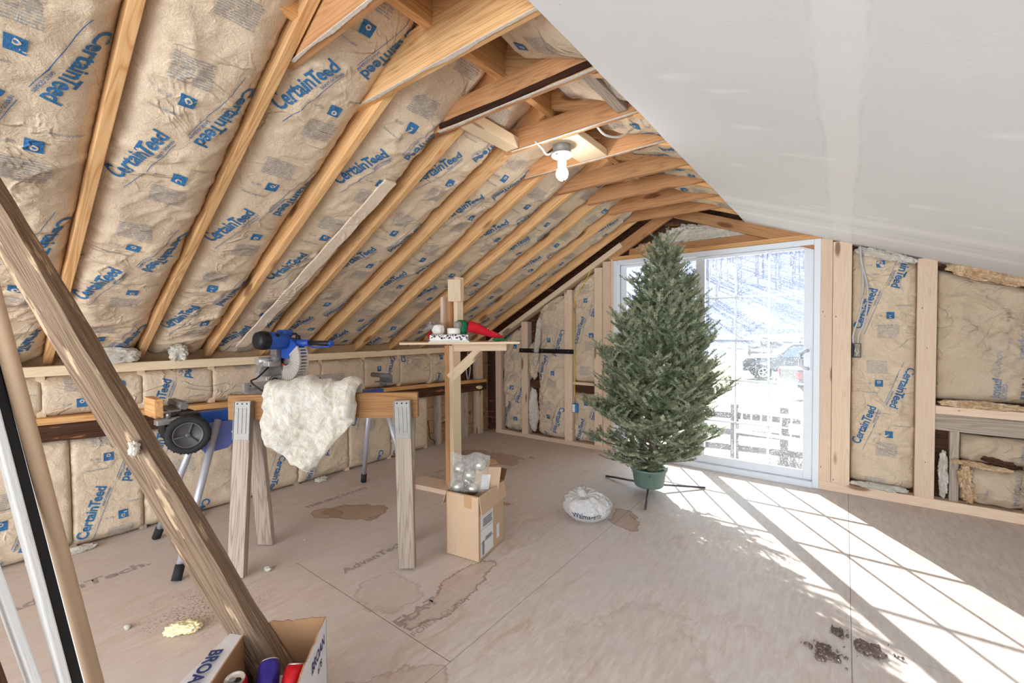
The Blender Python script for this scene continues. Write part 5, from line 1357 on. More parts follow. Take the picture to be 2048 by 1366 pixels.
# ================================================================== BOXES, BAGS
def open_box(name, c4, h, mats, lab, th_=.004, parent=None):
    """c4: four floor corners counter clockwise"""
    e = empty(name, sum((Vector(c) for c in c4), Vector()) / 4, lab, 'box')
    c4 = [Vector(c) for c in c4]; cen = sum(c4, Vector()) / 4
    q = MB()
    for i in range(4):
        a, b_ = c4[i], c4[(i + 1) % 4]; inn = (cen - (a + b_) / 2); inn.z = 0; inn.normalize()
        q.prism([a, b_, b_ + Vector((0, 0, h)), a + Vector((0, 0, h))], inn * th_)
    q.prism(c4, (0, 0, th_))
    q.build('box_body', mats, e)
    return e, c4, cen
# cardboard box with baubles
F0, L0_, R0, B0 = (-1.634, 1.818, .001), (-1.861, 1.783, .001), (-1.698, 2.122, .001), (-1.925, 2.087, .001)
HB = .375
cb, c4, cen = open_box('cardboard_box', [F0, R0, B0, L0_], HB, M['card'], 'tall brown cardboard box with open flaps and paper labels, full of baubles')
F0, L0_, R0, B0 = map(Vector, (F0, L0_, R0, B0)); Z = Vector((0, 0, 1))
eR = (R0 - F0).normalized(); eL = (L0_ - F0).normalized(); nR = Vector((eR.y, -eR.x, 0)); nR = nR if nR.dot(F0 - cen) > 0 or nR.x > 0 else -nR
nR = -eL; nL = -eR
MB().prism([F0 + Z * HB, R0 + Z * HB, R0 + Z * (HB - .095) + nR * .016, F0 + Z * (HB - .105) + nR * .016], nR * .004).build('flap', M['card'], cb)
MB().prism([L0_ + Z * HB, L0_.lerp(B0, .5) + Z * HB, L0_.lerp(B0, .45) + Z * (HB - .075) - nR * .03, L0_ + Z * (HB - .085) - nR * .030], nR * .004).build('flap', M['card'], cb)
MB().prism([R0 + Z * HB, B0 + Z * HB, B0 + Z * (HB + .06) + eR * .05, R0 + Z * (HB + .06) + eR * .05], nR * .004).build('flap', M['cardin'], cb)
MB().prism([F0 + Z * (HB - .002) + eL * .01, L0_ + Z * (HB - .002), L0_ + Z * (HB - .045) - nL * .035, F0 + Z * (HB - .055) - nL * .04 + eL * .01], nL * .003).build('flap', M['cardin'], cb)
def patch(o, xd, yd, w, h, nrm, mat, name, parent, lift=.0012):
    o = Vector(o) + nrm * lift; return MB().prism([o, o + xd * w, o + xd * w + yd * h, o + yd * h], nrm * .0006).build(name, mat, parent)
pl1 = patch(F0 + Z * .02 + eR * .015, eR, Z, .15, .25, nR, M['label'], 'paper_label', cb)
q = MB(); rr = random.Random(4)
for (u0, u1, v0_, v1_, nb) in ((.02, .05, .03, .11, 14), (.06, .14, .10, .125, 3), (.03, .15, .19, .24, 5)):
    q = MB()
    for i in range(nb):
        t0 = v0_ + (v1_ - v0_) * i / nb; q.face([F0 + Z * (t0 + dz) + eR * (u + .01) + nR * .0032 for u, dz in ((u0, 0), (u1 * rr.uniform(.8, 1), 0), (u1 * .95, (v1_ - v0_) / nb * .5), (u0, (v1_ - v0_) / nb * .5))])
    q.build('barcode', M['darkink'], pl1, fix=False)
for v_ in (.10, .175): patch(F0 + Z * v_ + eR * .015, eR, Z, .15, .0012, nR, M['darkink'], 'label_rule', pl1, .0024)
patch(F0 + Z * .05 + eR * .21, eR, Z, .035, .085, nR, M['label'], 'paper_label', cb)
patch(F0 + Z * .30 + eL * .05, eL, Z, .05, .072, nL, M['cardtape'], 'tape', cb)
q = MB(); o_ = F0 + nL * .0008 + eL * .17 + Z * .03; q.aabb(o_, o_ + Vector((.001, .001, .035))); q.build('cut_line', M['cardin'], cb)

# clear bag of baubles
bgc = Vector((-1.79, 1.90, HB + .03))
bag = empty('bauble_bag', bgc, 'clear zip bag of silver baubles standing in the cardboard box', 'bag')
q = MB(); ux = Vector((.80, .60, 0)); vx = Vector((-.60, .80, 0)); n1 = 26; n2 = 26; V = []; F = []
for sgn in (1, -1):
    for i in range(n1 + 1):
        for j in range(n2 + 1):
            a_ = i / n1 * 2 - 1; b2 = j / n2
            th_ = .058 * (1 - a_ ** 4) ** .5 * (1 - b2 ** 3) ** .7 * min(1, (b2 + .02) * 8)
            w_ = .118 - .006 * b2 + .006 * math.sin(b2 * 9)
            wr_ = noise.noise(Vector((a_ * 3, b2 * 5, sgn * 2))) * .010 * (1 - abs(a_)) 
            p = bgc + ux * (a_ * w_ + b2 * .015) - vx * (sgn * (th_ + wr_ * .5) + b2 * .0) + Vector((0, 0, -.06 + b2 * .235 + .010 * math.sin(a_ * 5) * b2))
            V.append(p[:])
N_ = (n1 + 1) * (n2 + 1)
for s_ in (0, 1):
    for i in range(n1):
        for j in range(n2):
            q_ = [s_ * N_ + i * (n2 + 1) + j, s_ * N_ + (i + 1) * (n2 + 1) + j, s_ * N_ + (i + 1) * (n2 + 1) + j + 1, s_ * N_ + i * (n2 + 1) + j + 1]; F.append(q_ if s_ == 0 else q_[::-1])
new_obj('bag_film', mesh_np('bag_film', V, F), M['clearbag'], bag, smooth=True)
bal = MB(); bal.ball((0, 0, 0), .0375, seg=28); b0 = bal.build('bauble', M['silver'])
cp = MB(); cp.lathe((0, 0, .0365), (0, 0, 1), [(.0, .010), (.007, .010), (.008, 0)], 14); cp.tube([(-.004, 0, .046), (-.003, 0, .052), (.003, 0, .052), (.004, 0, .046)], .001, 6); cp.build('cap', M['galv'], b0)
spots = [(-.062, -.012, -.018, 1.0, .4, 'lower left'), (.028, -.014, -.030, 1.0, -.7, 'lower right'), (.010, -.012, .052, .9, .6, 'middle'), (-.055, .004, .085, 1.1, 1.9, 'upper left'), (.070, .006, .105, .9, -1.2, 'upper right, half hidden'), (-.005, .028, .01, .8, .2, 'rear')]
for i, (u, v_, z_, r_, ro, wh) in enumerate(spots):
    o_ = b0 if i == 0 else b0.copy()
    if i:
        COL.objects.link(o_)
        for ch in [c for c in bpy.data.objects if c.parent == b0]:
            c2 = ch.copy(); COL.objects.link(c2); c2.parent = o_; c2.matrix_parent_inverse = Matrix.Identity(4)
    else:
        for ch in [c for c in bpy.data.objects if c.parent == b0]: ch.matrix_parent_inverse = Matrix.Identity(4)
    o_.matrix_basis = Matrix.Translation(bgc + ux * u + vx * v_ + Vector((0, 0, z_))) @ Matrix.Rotation(ro, 4, 'Y') @ Matrix.Rotation(ro * .6, 4, 'X')
    tag(o_, 'silver bauble in the clear bag, ' + wh, 'ornament', 'silver baubles in the bag')
# cardboard carton in the box
ct = empty('small_carton', (-1.70, 2.02, HB), 'small torn brown carton standing in the right of the cardboard box', 'box')
Rk = Matrix.Rotation(1.05, 4, 'Z') @ Matrix.Rotation(.14, 4, 'Y')
MB().box((-1.725, 1.985, HB + .02), (.16, .045, .20), Rk, .002).build('carton_body', M['card'], ct)
MB().box((-1.725, 1.985, HB + .02) + Vector() if False else Vector((-1.707, 1.960, HB + .035)), (.055, .002, .09), Rk).build('paper_label', M['label'], ct)
MB().prism([(-1.76, 1.95, HB + .115), (-1.69, 2.06, HB + .125), (-1.74, 2.08, HB + .135), (-1.80, 1.985, HB + .130)], (0, 0, .004)).build('top_flap', M['cardin'], ct)

# knotted shop bag
bc = Vector((-1.420, 2.705, .100))
kb = empty('plastic_bag', (bc.x, bc.y, 0), 'knotted white plastic shopping bag lying full on the floor', 'bag')
bm = bmesh.new(); bmesh.ops.create_icosphere(bm, subdivisions=6, radius=1)
tipd = Vector((-.15, -.25, 1)).normalized()
for v in bm.verts:
    p = v.co.copy(); ang = math.atan2(p.y + .25 * p.z, p.x + .1 * p.z)
    top_ = max(0, p.dot(tipd))
    gather = math.sin(ang * 13 + 2 * noise.noise(p * 2)) * .05 * top_ ** 2 + math.sin(ang * 29) * .015 * top_ ** 2
    n_ = noise.fractal(p * 2.2, 1, 2, 4) * .06 + abs(noise.noise(p * 4.5)) * -.06
    r_ = 1 + gather + n_ - (.32 * max(0, top_ - .80) / .2 if top_ > .80 else 0) + (.55 * max(0, top_ - .965) / .035 if top_ > .965 else 0)
    v.co = Vector((p.x * .175 * r_, p.y * .15 * r_, max(-.099, p.z * .108 * r_)))
me = bpy.data.meshes.new('bag_film'); bm.to_mesh(me); bm.free()
bg_o = new_obj('bag_film', me, M['bag'], kb, Matrix.Translation(bc), smooth=True)
# ears of the knot
q = MB()
for k, (dx_, dy_, dz_) in enumerate(((-.03, -.01, .035), (.035, .02, .03), (.005, -.035, .028), (-.015, .03, .03))):
    base = bc + Vector((-.012, -.022, .092)); q.tube([base, base + Vector((dx_ * .6, dy_ * .6, dz_)), base + Vector((dx_ * 1.4, dy_ * 1.4, dz_ * .8))], [.006, .012, .016], 10, squash=.3)
q.build('knot', M['bag'], kb)
blob('dark_contents', bc + Vector((.02, -.02, -.01)), (.075, .06, .05), .02, M['black'], kb, 5, 4)
# print on the bag, wrapped onto the film
def wrap_text(name, VF, mat, parent, azc, z0, rad=(.175, .15), s_=1.):
    V, F = VF; dg = bpy.context.evaluated_depsgraph_get(); P = []
    from mathutils.bvhtree import BVHTree
    bt = BVHTree.FromObject(bg_o, dg) if False else BVHTree.FromPolygons([bg_o.matrix_basis @ v.co for v in bg_o.data.vertices], [tuple(p.vertices) for p in bg_o.data.polygons])
    for a_, b2 in V:
        az = azc + a_ / .17; o3 = bc + Vector((math.cos(az) * .4, math.sin(az) * .4, z0 + b2 - 0.0)); d3 = (bc + Vector((0, 0, z0 + b2)) - o3).normalized()
        hit = bt.ray_cast(o3, d3)
        P.append((hit[0] - d3 * .0015)[:] if hit[0] is not None else o3[:])
    return new_obj(name, mesh_np(name, np.array(P), F), mat, parent)
azc = math.atan2(-2.7, 1.42)
vt = text2d('Walmart', .052, .001, cell=.012); vt = (vt[0] + np.array([-.120, 0]), vt[1]); wrap_text('bag_print', vt, M['darkink'], kb, azc, -.045)
sp = [];
for k in range(6):
    a_ = k * math.pi / 3 + math.pi / 6; d2 = np.array([math.cos(a_), math.sin(a_)]); n_2 = np.array([-d2[1], d2[0]]); c2 = np.array([.088, .018])
    sp.append([c2 + d2 * .007 - n_2 * .0025, c2 + d2 * .019 - n_2 * .0035, c2 + d2 * .019 + n_2 * .0035, c2 + d2 * .007 + n_2 * .0025])
wrap_text('bag_print', (np.array(sp).reshape(-1, 2), np.array([[4 * k, 4 * k + 1, 4 * k + 2] for k in range(6)] + [[4 * k, 4 * k + 2, 4 * k + 3] for k in range(6)])), M['darkink'], kb, azc, -.045)

# foam lump and crumbs on the floor
fo_ = blob('foam_lump', (-2.296, .612, .022), (.070, .026, .020), .010, M['foam'], seed=50, sub=5, sc=6, flat=-.02, R=Matrix.Rotation(.95, 4, 'Z')); tag(fo_, 'pale yellow lump of spray foam on the floor left of the white box', 'foam')
for i, (x, y, s_, lab) in enumerate([(-2.52, 1.06, .022, 'by the grey sawhorse leg'), (-2.53, .47, .016, 'left of the yellow foam lump'), (-2.70, 1.36, .008, 'under the sawhorse'), (-2.0, 2.62, .008, 'behind the cardboard box'), (-1.85, .98, .006, 'in front of the sawhorse')]):
    tag(blob('fibreglass_scrap', (x, y, s_ * .55), (s_, s_ * .7, s_ * .5), s_ * .3, M['fluff'], seed=60 + i, sub=3, sc=5, flat=-s_ * .5), 'tiny white scrap on the floor ' + lab, 'fibreglass')
tw = MB(); tw.tube([(-2.62, .80, .006), (-2.58, .86, .006), (-2.55, .93, .006)], [.004, .005, .003], 8); tag(tw.build('splinter', M['treated']), 'thin wood splinter on the floor at the foot of the silver stand leg', 'wood scrap')
tw = MB(); tw.tube([(-1.20, 2.93, .004), (-1.17, 2.90, .004), (-1.13, 2.88, .006)], [.0015, .002, .001], 6); tag(tw.build('twig', M['treebark']), 'small fir twig on the floor in front of the tree stand', 'twig')
# dark debris clumps at lower right
def debris(cx, cy, rx, ry, seed, lab, cnt):
    bm = bmesh.new(); n = 60; r_ = random.Random(seed)
    me = None; V = []; F = []
    for i in range(n + 1):
        for j in range(n + 1):
            x = (i / n * 2 - 1); y = (j / n * 2 - 1); d = math.hypot(x, y)
            h = noise.fractal(Vector((x * 3 + seed, y * 3, 0)), 1, 2, 5) * .5 + .42 - d * .85
            rough_ = abs(noise.noise(Vector((x * 16, y * 16, seed)))) * .010
            V.append((cx + x * rx, cy + y * ry, max(0, min(h, .12)) * .09 + (rough_ if h > 0 else -.002)))
    keep = lambda a: V[a][2] > 0
    for i in range(n):
        for j in range(n):
            q_ = [i * (n + 1) + j, (i + 1) * (n + 1) + j, (i + 1) * (n + 1) + j + 1, i * (n + 1) + j + 1]
            if sum(keep(a) for a in q_) >= 3: F.append(q_)
    o = new_obj('wet_debris', mesh_np('wet_debris', V, F), M['wetdirt'], smooth=True); tag(o, lab, 'debris', kind=None)
s = NT('wet_debris'); o_ = s.obj(); a1 = s.noise(o_, 40, 5, .7, 1.); a2 = s.noise(o_, 120, 3, .6); s.bump(a1, .01); M['wetdirt'] = s.fin(s.mix(s.ramp(a2, .60, .66), s.mix(a1, rgb(88, 70, 60), rgb(150, 130, 118)), rgb(222, 220, 220)), .4)
debris(.09, 2.27, .12, .10, 3, 'dark wet clump of debris on the floor near the sunlit strip', 1)
debris(-.045, 2.14, .10, .10, 9, 'second flake of wet debris nearest the bottom edge of the photo', 1)
debris(-.01, 2.32, .05, .06, 14, 'small flake of wet debris between the two larger ones', 1)

# ------------------------------------------------------------------ white BROAN box with cans
P1 = Vector((-1.462, .808, .001)); P2 = P1 + Vector((-.695, -.719, 0)) * .25     # back edge, right and left end
ed = (P2 - P1).normalized(); fw_ = Vector((.80, -.60, 0)); fw_ = Vector((ed.y, -ed.x, 0)); fw_ = fw_ if fw_.x > 0 else -fw_
Lb = .42; W_ = (P2 - P1).length; P3 = P2 + fw_ * Lb; P4 = P1 + fw_ * Lb; HBX = .305
wb_ = empty('white_fan_box', (P1 + P3) / 2, 'open white printed cardboard box holding drink cans at the bottom of the photo', 'box')
cc = (P1 + P3) / 2
def wallp(a, b_, name, tear, seed):
    """one wall: white outside, brown inside, torn top edge"""
    inn = (cc - (a + b_) / 2); inn.z = 0; inn.normalize(); n = 60; V = []; F = []; MI = []
    for i in range(n + 1):
        p = a + (b_ - a) * i / n; t = HBX + (noise.fractal(Vector((i * .13, seed, 0)), 1, 2, 4) * .010 - .004 if tear else 0)
        V += [p[:], (p + Z * t)[:], (p + inn * .005 + Z * t)[:], (p + inn * .005)[:]]
    for i in range(n):
        for q in range(4):
            F.append([i * 4 + q, i * 4 + (q + 1) % 4, i * 4 + 4 + (q + 1) % 4, i * 4 + 4 + q]); MI.append([0, 1, 1, 1][q])
    F += [[0, 1, 2, 3], [n * 4 + 3, n * 4 + 2, n * 4 + 1, n * 4]]; MI += [1, 1]
    return new_obj(name, mesh_np(name, V, F, MI), [M['whitecard'], M['cardin']], wb_)
wallp(P2, P1, 'box_wall', True, 1.); wR = wallp(P1, P4, 'box_wall', True, 2.); wallp(P4, P3, 'box_wall', False, 3.); wLw = wallp(P3, P2, 'box_wall', False, 4.)
MB().prism([P1, P2, P3, P4], (0, 0, .004)).build('box_bottom', M['cardin'], wb_)
# left flap, folded out, white inside out
fl0 = P2 + Z * HBX; fl1 = P3 + Z * HBX; outd = ed * .105 + Z * .015
flp = MB().prism([fl0 + fw_ * .01, fl1, fl1 + outd - fw_ * .02, fl0 + fw_ * .01 + outd * .30], (0, 0, -.004)).build('flap', M['whitecard'], wb_)
outw = -ed                                         # outside normal of the right wall
flat_text('box_print', 'BROAN', .050, P1 + fw_ * .175 + Z * .222 + outw * .0, -fw_, Z, M['navyink'], wR, .0016, xs=.86)
flat_text('box_print', '678', .040, P1 + fw_ * .110 + Z * .172, -fw_, Z, M['navyink'], wR, .0004, xs=.8)
flat_text('box_print', 'BROAN', .050, fl0 + fw_ * .14 + ed * .055 + Z * .0105, fw_, -ed, M['navyink'], flp, .0016, lift=.002)
q = MB()
for i in range(9): q.face([P1 + fw_ * u + Z * z + outw * .0008 for u, z in ((.14, .10 - i * .008), (.20, .10 - i * .008), (.20, .104 - i * .008 + (i % 2) * .001), (.14, .104 - i * .008))])
q.build('barcode', M['darkink'], wR, fix=False)
s_ = MB(); s_.prism([P1 + fw_ * .235 + Z * .01 + outw * .0009, P1 + fw_ * .245 + Z * .01 + outw * .0009, P1 + fw_ * .245 + Z * .22 + outw * .0009, P1 + fw_ * .235 + Z * .22 + outw * .0009], outw * .0004); s_.build('orange_stripe', plain('orange_print', rgb(214, 168, 84), .5), wR)
def can(name, c, ax, mat, lab, tilt=0):
    c = Vector(c); ax = Vector(ax).normalized(); e = empty(name, c, lab, 'can', 'drink cans in the white box')
    q = MB(); q.lathe(c, ax, [(.024, 0), (.030, .004), (.033, .012), (.033, .100), (.030, .112), (.0265, .1165)], 36); bd = q.build('can_body', mat, e)
    q = MB(); q.lathe(c, ax, [(.0265, .1165), (.0272, .119), (.0258, .1195), (.0245, .1155), (.0, .1150)], 36); ld = q.build('lid', M['canalu'], e)
    a = ax.orthogonal().normalized(); b2 = ax.cross(a)
    q = MB(); q.prism([c + ax * .1156 + a * (.008 + .010 * math.cos(t)) + b2 * (.0085 * math.sin(t)) for t in [k / 14 * 2 * math.pi for k in range(14)]], ax * .0004); q.build('opening', M['black'], ld)
    q = MB(); q.prism([c + ax * .1165 + a * (-.007 + .010 * math.cos(t)) + b2 * (.007 * math.sin(t)) for t in [k / 14 * 2 * math.pi for k in range(14)]], ax * .0012); q.build('tab', M['galv'], ld)
    return e, bd
base = P2 + fw_ * .05
cr, _b = can('drink_can', P2 + fw_ * .232 - ed * .050 + Z * .180, (.16, -.05, 1), M['canred'], 'upright red drink can with an open lid at the bottom of the photo')
cpb, bdp = can('drink_can', P2 + fw_ * .245 - ed * .140 + Z * .200, (-.52, .30, .40), M['canpurple'], 'tilted purple and blue drink can beside the red one')
can('drink_can', P2 + fw_ * .270 - ed * .205 + Z * .190, (-.25, .30, .45), M['canred'], 'second red drink can half hidden under the leaning timber')
for i, (u, v_, w_) in enumerate(((.16, .13, .05), (.30, .08, .06), (.27, .17, .05), (.09, .19, .04))):
    b9 = blob('crumpled_wrapper', P2 + fw_ * u - ed * v_ + Z * (.10 + (.03 if i == 0 else 0)), (w_ * .9, .045, .085), .012, M['label'], seed=70 + i, sub=5, sc=4)
    tag(b9, 'crumpled pale paper in the white box, ' + ['behind the purple can', 'under the red can', 'beneath the second red can', 'in the back corner'][i], 'paper')

# ================================================================== FIR TREE
TB = Vector((-1.262, 3.485, 0)); TTOP = Vector((-1.13, 3.54, 2.00))
tree = empty('fir_tree', TB, 'cut fir tree standing in a green plastic stand before the glass door', 'tree')
def tax(z):
    t = z / 2.0; bend = .03 * math.sin(t * 5); return TB.lerp(TTOP, t) + Vector((bend * .5, 0, z - TB.lerp(TTOP, t).z))
q = MB(); zs = [i * .08 + .035 for i in range(25)]
q.tube([tax(z) for z in zs], [.036 * (1 - z / 2.1) + .004 for z in zs], 12); q.build('trunk', M['treebark'], tree)
twigs = []      # (p0, p1, r, tone)
BRc = MB()
rt = random.Random(21)
prof = [(.22, .38), (.32, .52), (.45, .57), (.55, .56), (.75, .50), (.92, .44), (1.165, .355), (1.41, .27), (1.6, .185), (1.74, .13), (1.85, .08), (1.95, .04)]
def Rz(z): return float(np.interp(z, [a for a, _ in prof], [b for _, b in prof]))
def add_twig(p0, d, L, tone):
    tone = rt.random(); n = max(1, int(L / .07)); p = Vector(p0); d = Vector(d)
    for i in range(n):
        d2 = (d + Vector((rt.uniform(-.08, .08), rt.uniform(-.08, .08), rt.uniform(-.02, .07)))).normalized(); q1 = p + d2 * (L / n)
        twigs.append((p.copy(), q1.copy(), tone, i == n - 1)); p = q1; d = d2
def limb(p0, d, L, lvl, tone):
    """one branch with flat sprays of side twigs"""
    n = max(2, int(L / .075)); p = Vector(p0); d = Vector(d).normalized(); pts = [p.copy()]
    side = d.cross(Vector((0, 0, 1)));
    if side.length < .1: side = Vector((1, 0, 0))
    side.normalize()
    lift = .035 if lvl == 0 else .02
    for i in range(n):
        d = (d + Vector((rt.uniform(-.05, .05), rt.uniform(-.05, .05), lift + rt.uniform(-.03, .03)))).normalized()
        q1 = p + d * (L / n); f = (i + 1) / n
        bare = f < (.22 if lvl == 0 else .05)
        if not bare: twigs.append((p.copy(), q1.copy(), tone, i == n - 1))
        if f > (.18 if lvl == 0 else .2) and i < n - 0:
            for s_ in (-1, 1):
                if rt.random() < .10: continue
                sd3 = (d * rt.uniform(.75, 1.0) + side * s_ * rt.uniform(.65, .95) + Vector((0, 0, rt.uniform(-.05, .42)))).normalized()
                ln = (L * (1 - f) * .58 + .080) * rt.uniform(.75, 1.2)
                if lvl == 0 and ln > .13: limb(p + d * rt.uniform(0, L / n), sd3, min(ln, .30), 1, tone)
                else: add_twig(p + d * rt.uniform(0, L / n), sd3, min(ln, .15), tone)
        p = q1; pts.append(p.copy())
    BRc.tube(pts, [(.0075 if lvl == 0 else .003) * (1 - .75 * i / n) for i in range(n + 1)], 5, cap=False)
z = .24; wh = 0
while z < 1.84:
    R_ = Rz(z); nb = 7 if z < 1.1 else (6 if z < 1.55 else 5); a0 = rt.uniform(0, 6.28)
    for k in range(nb):
        a_ = a0 + k * 2 * math.pi / nb + rt.uniform(-.25, .25)
        el = .42 + .50 * max(0, (z - .5) / 1.4) + rt.uniform(-.08, .12)
        if z < .5: el = rt.uniform(.05, .50)
        L = R_ * rt.uniform(.85, 1.10) / max(.6, math.cos(el))
        o_ = tax(z + rt.uniform(-.02, .02))
        limb(o_, (math.cos(a_) * math.cos(el), math.sin(a_) * math.cos(el), math.sin(el)), L, 0, rt.uniform(.0, 1.))
    z += .074 + .012 * rt.random(); wh += 1
for k in range(9):                                  # leader shoots
    a_ = k * .75; el = 1.05 if k % 2 else .75; o_ = tax(1.80 + .018 * k); limb(o_, (math.cos(a_) * math.cos(el), math.sin(a_) * math.cos(el), math.sin(el)), rt.uniform(.14, .24), 1, rt.random())
add_twig(tax(1.80), (0.1, 0, 1), .22, .4)
BRc.build('branches', M['treebark'], tree, fix=False)
# needles, all in one mesh
P0 = np.array([t[0][:] for t in twigs]); P1_ = np.array([t[1][:] for t in twigs]); TN = np.array([t[2] for t in twigs])
Lt = np.linalg.norm(P1_ - P0, axis=1); cntn = np.maximum(6, (Lt / .00048).astype(int))
cntn = (cntn * min(1., 640000 / cntn.sum())).astype(int)
idx = np.repeat(np.arange(len(twigs)), cntn); Nn = len(idx)
tt = RNG.random(Nn); D = (P1_ - P0) / Lt[:, None]; D = D[idx]; base = P0[idx] + D * (tt * Lt[idx])[:, None]
upv = np.array([0, 0, 1.]); S = np.cross(D, upv); S /= np.linalg.norm(S, axis=1)[:, None] + 1e-6; U = np.cross(S, D)
phi = RNG.normal(0, .62, Nn) + np.where(RNG.random(Nn) < .5, 0, math.pi)          # mostly to the two sides, upswept
rad = np.cos(phi)[:, None] * S + (np.abs(np.sin(phi)) * .75 + .10)[:, None] * U * np.where(RNG.random(Nn) < .8, 1, -.6)[:, None]
dirn = rad * .82 + D * .62; dirn /= np.linalg.norm(dirn, axis=1)[:, None]
ln = RNG.uniform(.016, .024, Nn)[:, None]; wv = np.cross(dirn, RNG.normal(size=(Nn, 3))); wv /= np.linalg.norm(wv, axis=1)[:, None]; wv *= .0015
tip = base + dirn * ln
V = np.stack([base - wv, base + wv, tip + wv * .5, tip - wv * .5], 1).reshape(-1, 3)
F = np.arange(Nn * 4).reshape(-1, 4)
me = mesh_np('needles', V, F)
tone = np.clip(TN[idx] * .85 + RNG.random(Nn) * .30 - .05, 0, 1)
at_ = me.attributes.new('tone', 'FLOAT', 'POINT'); at_.data.foreach_set('value', np.repeat(tone, 4).astype(np.float32)) if len(at_.data) == Nn * 4 else None
new_obj('needles', me, M['needles'], tree)
# stand: a thing of its own that carries the tree
ts_ = empty('tree_stand', TB, 'green plastic bowl on three dark metal legs under the fir tree', 'tree stand')
q = MB(); q.lathe(TB, (0, 0, 1), [(0, .045), (.108, .045), (.116, .055), (.134, .175), (.146, .180), (.146, .196), (.138, .196), (.128, .178), (.112, .065), (0, .060)], 44); bw = q.build('bowl', M['potgreen'], ts_)
q = MB()
for k in range(4): a_ = k * math.pi / 2 + .4; q.lathe(TB + Vector((math.cos(a_) * .134, math.sin(a_) * .134, .155)), (math.cos(a_), math.sin(a_), 0), [(0, .004), (.005, .003), (.006, 0)], 10)
q.build('screw', M['legdark'], bw)
for f_ in ((-1.144, 3.085), (-1.69, 3.585), (-.905, 3.80)):
    fv = Vector((f_[0], f_[1], .009)); d_ = (fv - TB); d_.z = 0; d_.normalize(); s3 = TB + d_ * .06 + Vector((0, 0, .050))
    lg = MB().tube([s3, s3.lerp(fv, .5), fv], .0085, 10).build('leg', M['legdark'], ts_)
q = MB()
for k in range(3): a_ = k * 2.1; q.tube([TB + Vector((math.cos(a_) * .12, math.sin(a_) * .12, .13)), TB + Vector((math.cos(a_) * .04, math.sin(a_) * .04, .13))], .004, 8)
q.build('clamp_bolt', M['legdark'], ts_)

# ================================================================== OUTSIDE
def gz(x, y):
    base = -1.42 if y < 24 else -1.42 + (y - 24) * .036
    if y > 52: base += (y - 52) * .27
    base += .9 * max(0, 1 - (y - 4.4) / 3.2) if y < 7.6 else 0
    return base + .10 * math.sin(x * .5) * math.cos(y * .31) * min(1, max(0, (y - 9) / 8)) - .02 * (x + 5) * max(0, (y - 40)) / 20
gx = np.linspace(-60, 45, 71); gy = np.concatenate([np.linspace(YG + .14, 30, 60), np.linspace(31, 120, 60)])
V = [(x, y, gz(x, y) + (noise.noise(Vector((x * .8, y * .8, 0))) * .08)) for y in gy for x in gx]; nx = len(gx)
F = np.array([[j * nx + i, j * nx + i + 1, (j + 1) * nx + i + 1, (j + 1) * nx + i] for j in range(len(gy) - 1) for i in range(nx - 1)])
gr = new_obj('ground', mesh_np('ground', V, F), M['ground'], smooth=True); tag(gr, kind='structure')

def outray(px, py, t):
    x = (px - 1024) / FPX; y = (683 - py) / FPX
    r_ = Vector((math.cos(YAW), math.sin(YAW), 0)); f_ = Vector((-math.sin(YAW), math.cos(YAW), 0))
    return Vector((0, 0, H)) + (r_ * x + f_ + Vector((0, 0, y - .0244))) * t
# bare woods on the hill
rw = random.Random(9); ntree = 0
for i in range(64):
    px = rw.uniform(1400, 1640) if i < 52 else rw.uniform(1235, 1400); t = rw.uniform(62, 100); p = outray(px, 600, t); x, y = p.x, p.y; z0 = gz(x, y) - .1
    hgt = rw.uniform(9, 15); q = MB(); top = Vector((x + rw.uniform(-.6, .6), y, z0 + hgt))
    q.tube([(x, y, z0), Vector((x, y, z0)).lerp(top, .5) + Vector((rw.uniform(-.2, .2), 0, 0)), top], [.13, .09, .02], 6)
    for b_ in range(12):
        a_ = rw.uniform(0, 6.28); s_ = Vector((x, y, z0)).lerp(top, rw.uniform(.25, .95)); e_ = s_ + Vector((math.cos(a_) * 1.6, math.sin(a_) * 1.0, rw.uniform(.8, 2.4)))
        q.tube([s_, e_], [.06, .012], 4, cap=False)
        for c_ in range(2): s4 = s_.lerp(e_, rw.uniform(.3, .8)); q.tube([s4, s4 + Vector((rw.uniform(-.8, .8), rw.uniform(-.5, .5), rw.uniform(.4, 1.3)))], [.03, .008], 3, cap=False)
    side_ = 'right pane' if px > 1540 else ('middle pane' if px > 1475 else 'left pane')
    tag(q.build('bare_tree', M['bareTree'], None, fix=False), 'leafless grey tree in the woods on the hill beyond the glass door', 'tree', 'leafless trees on the hill')

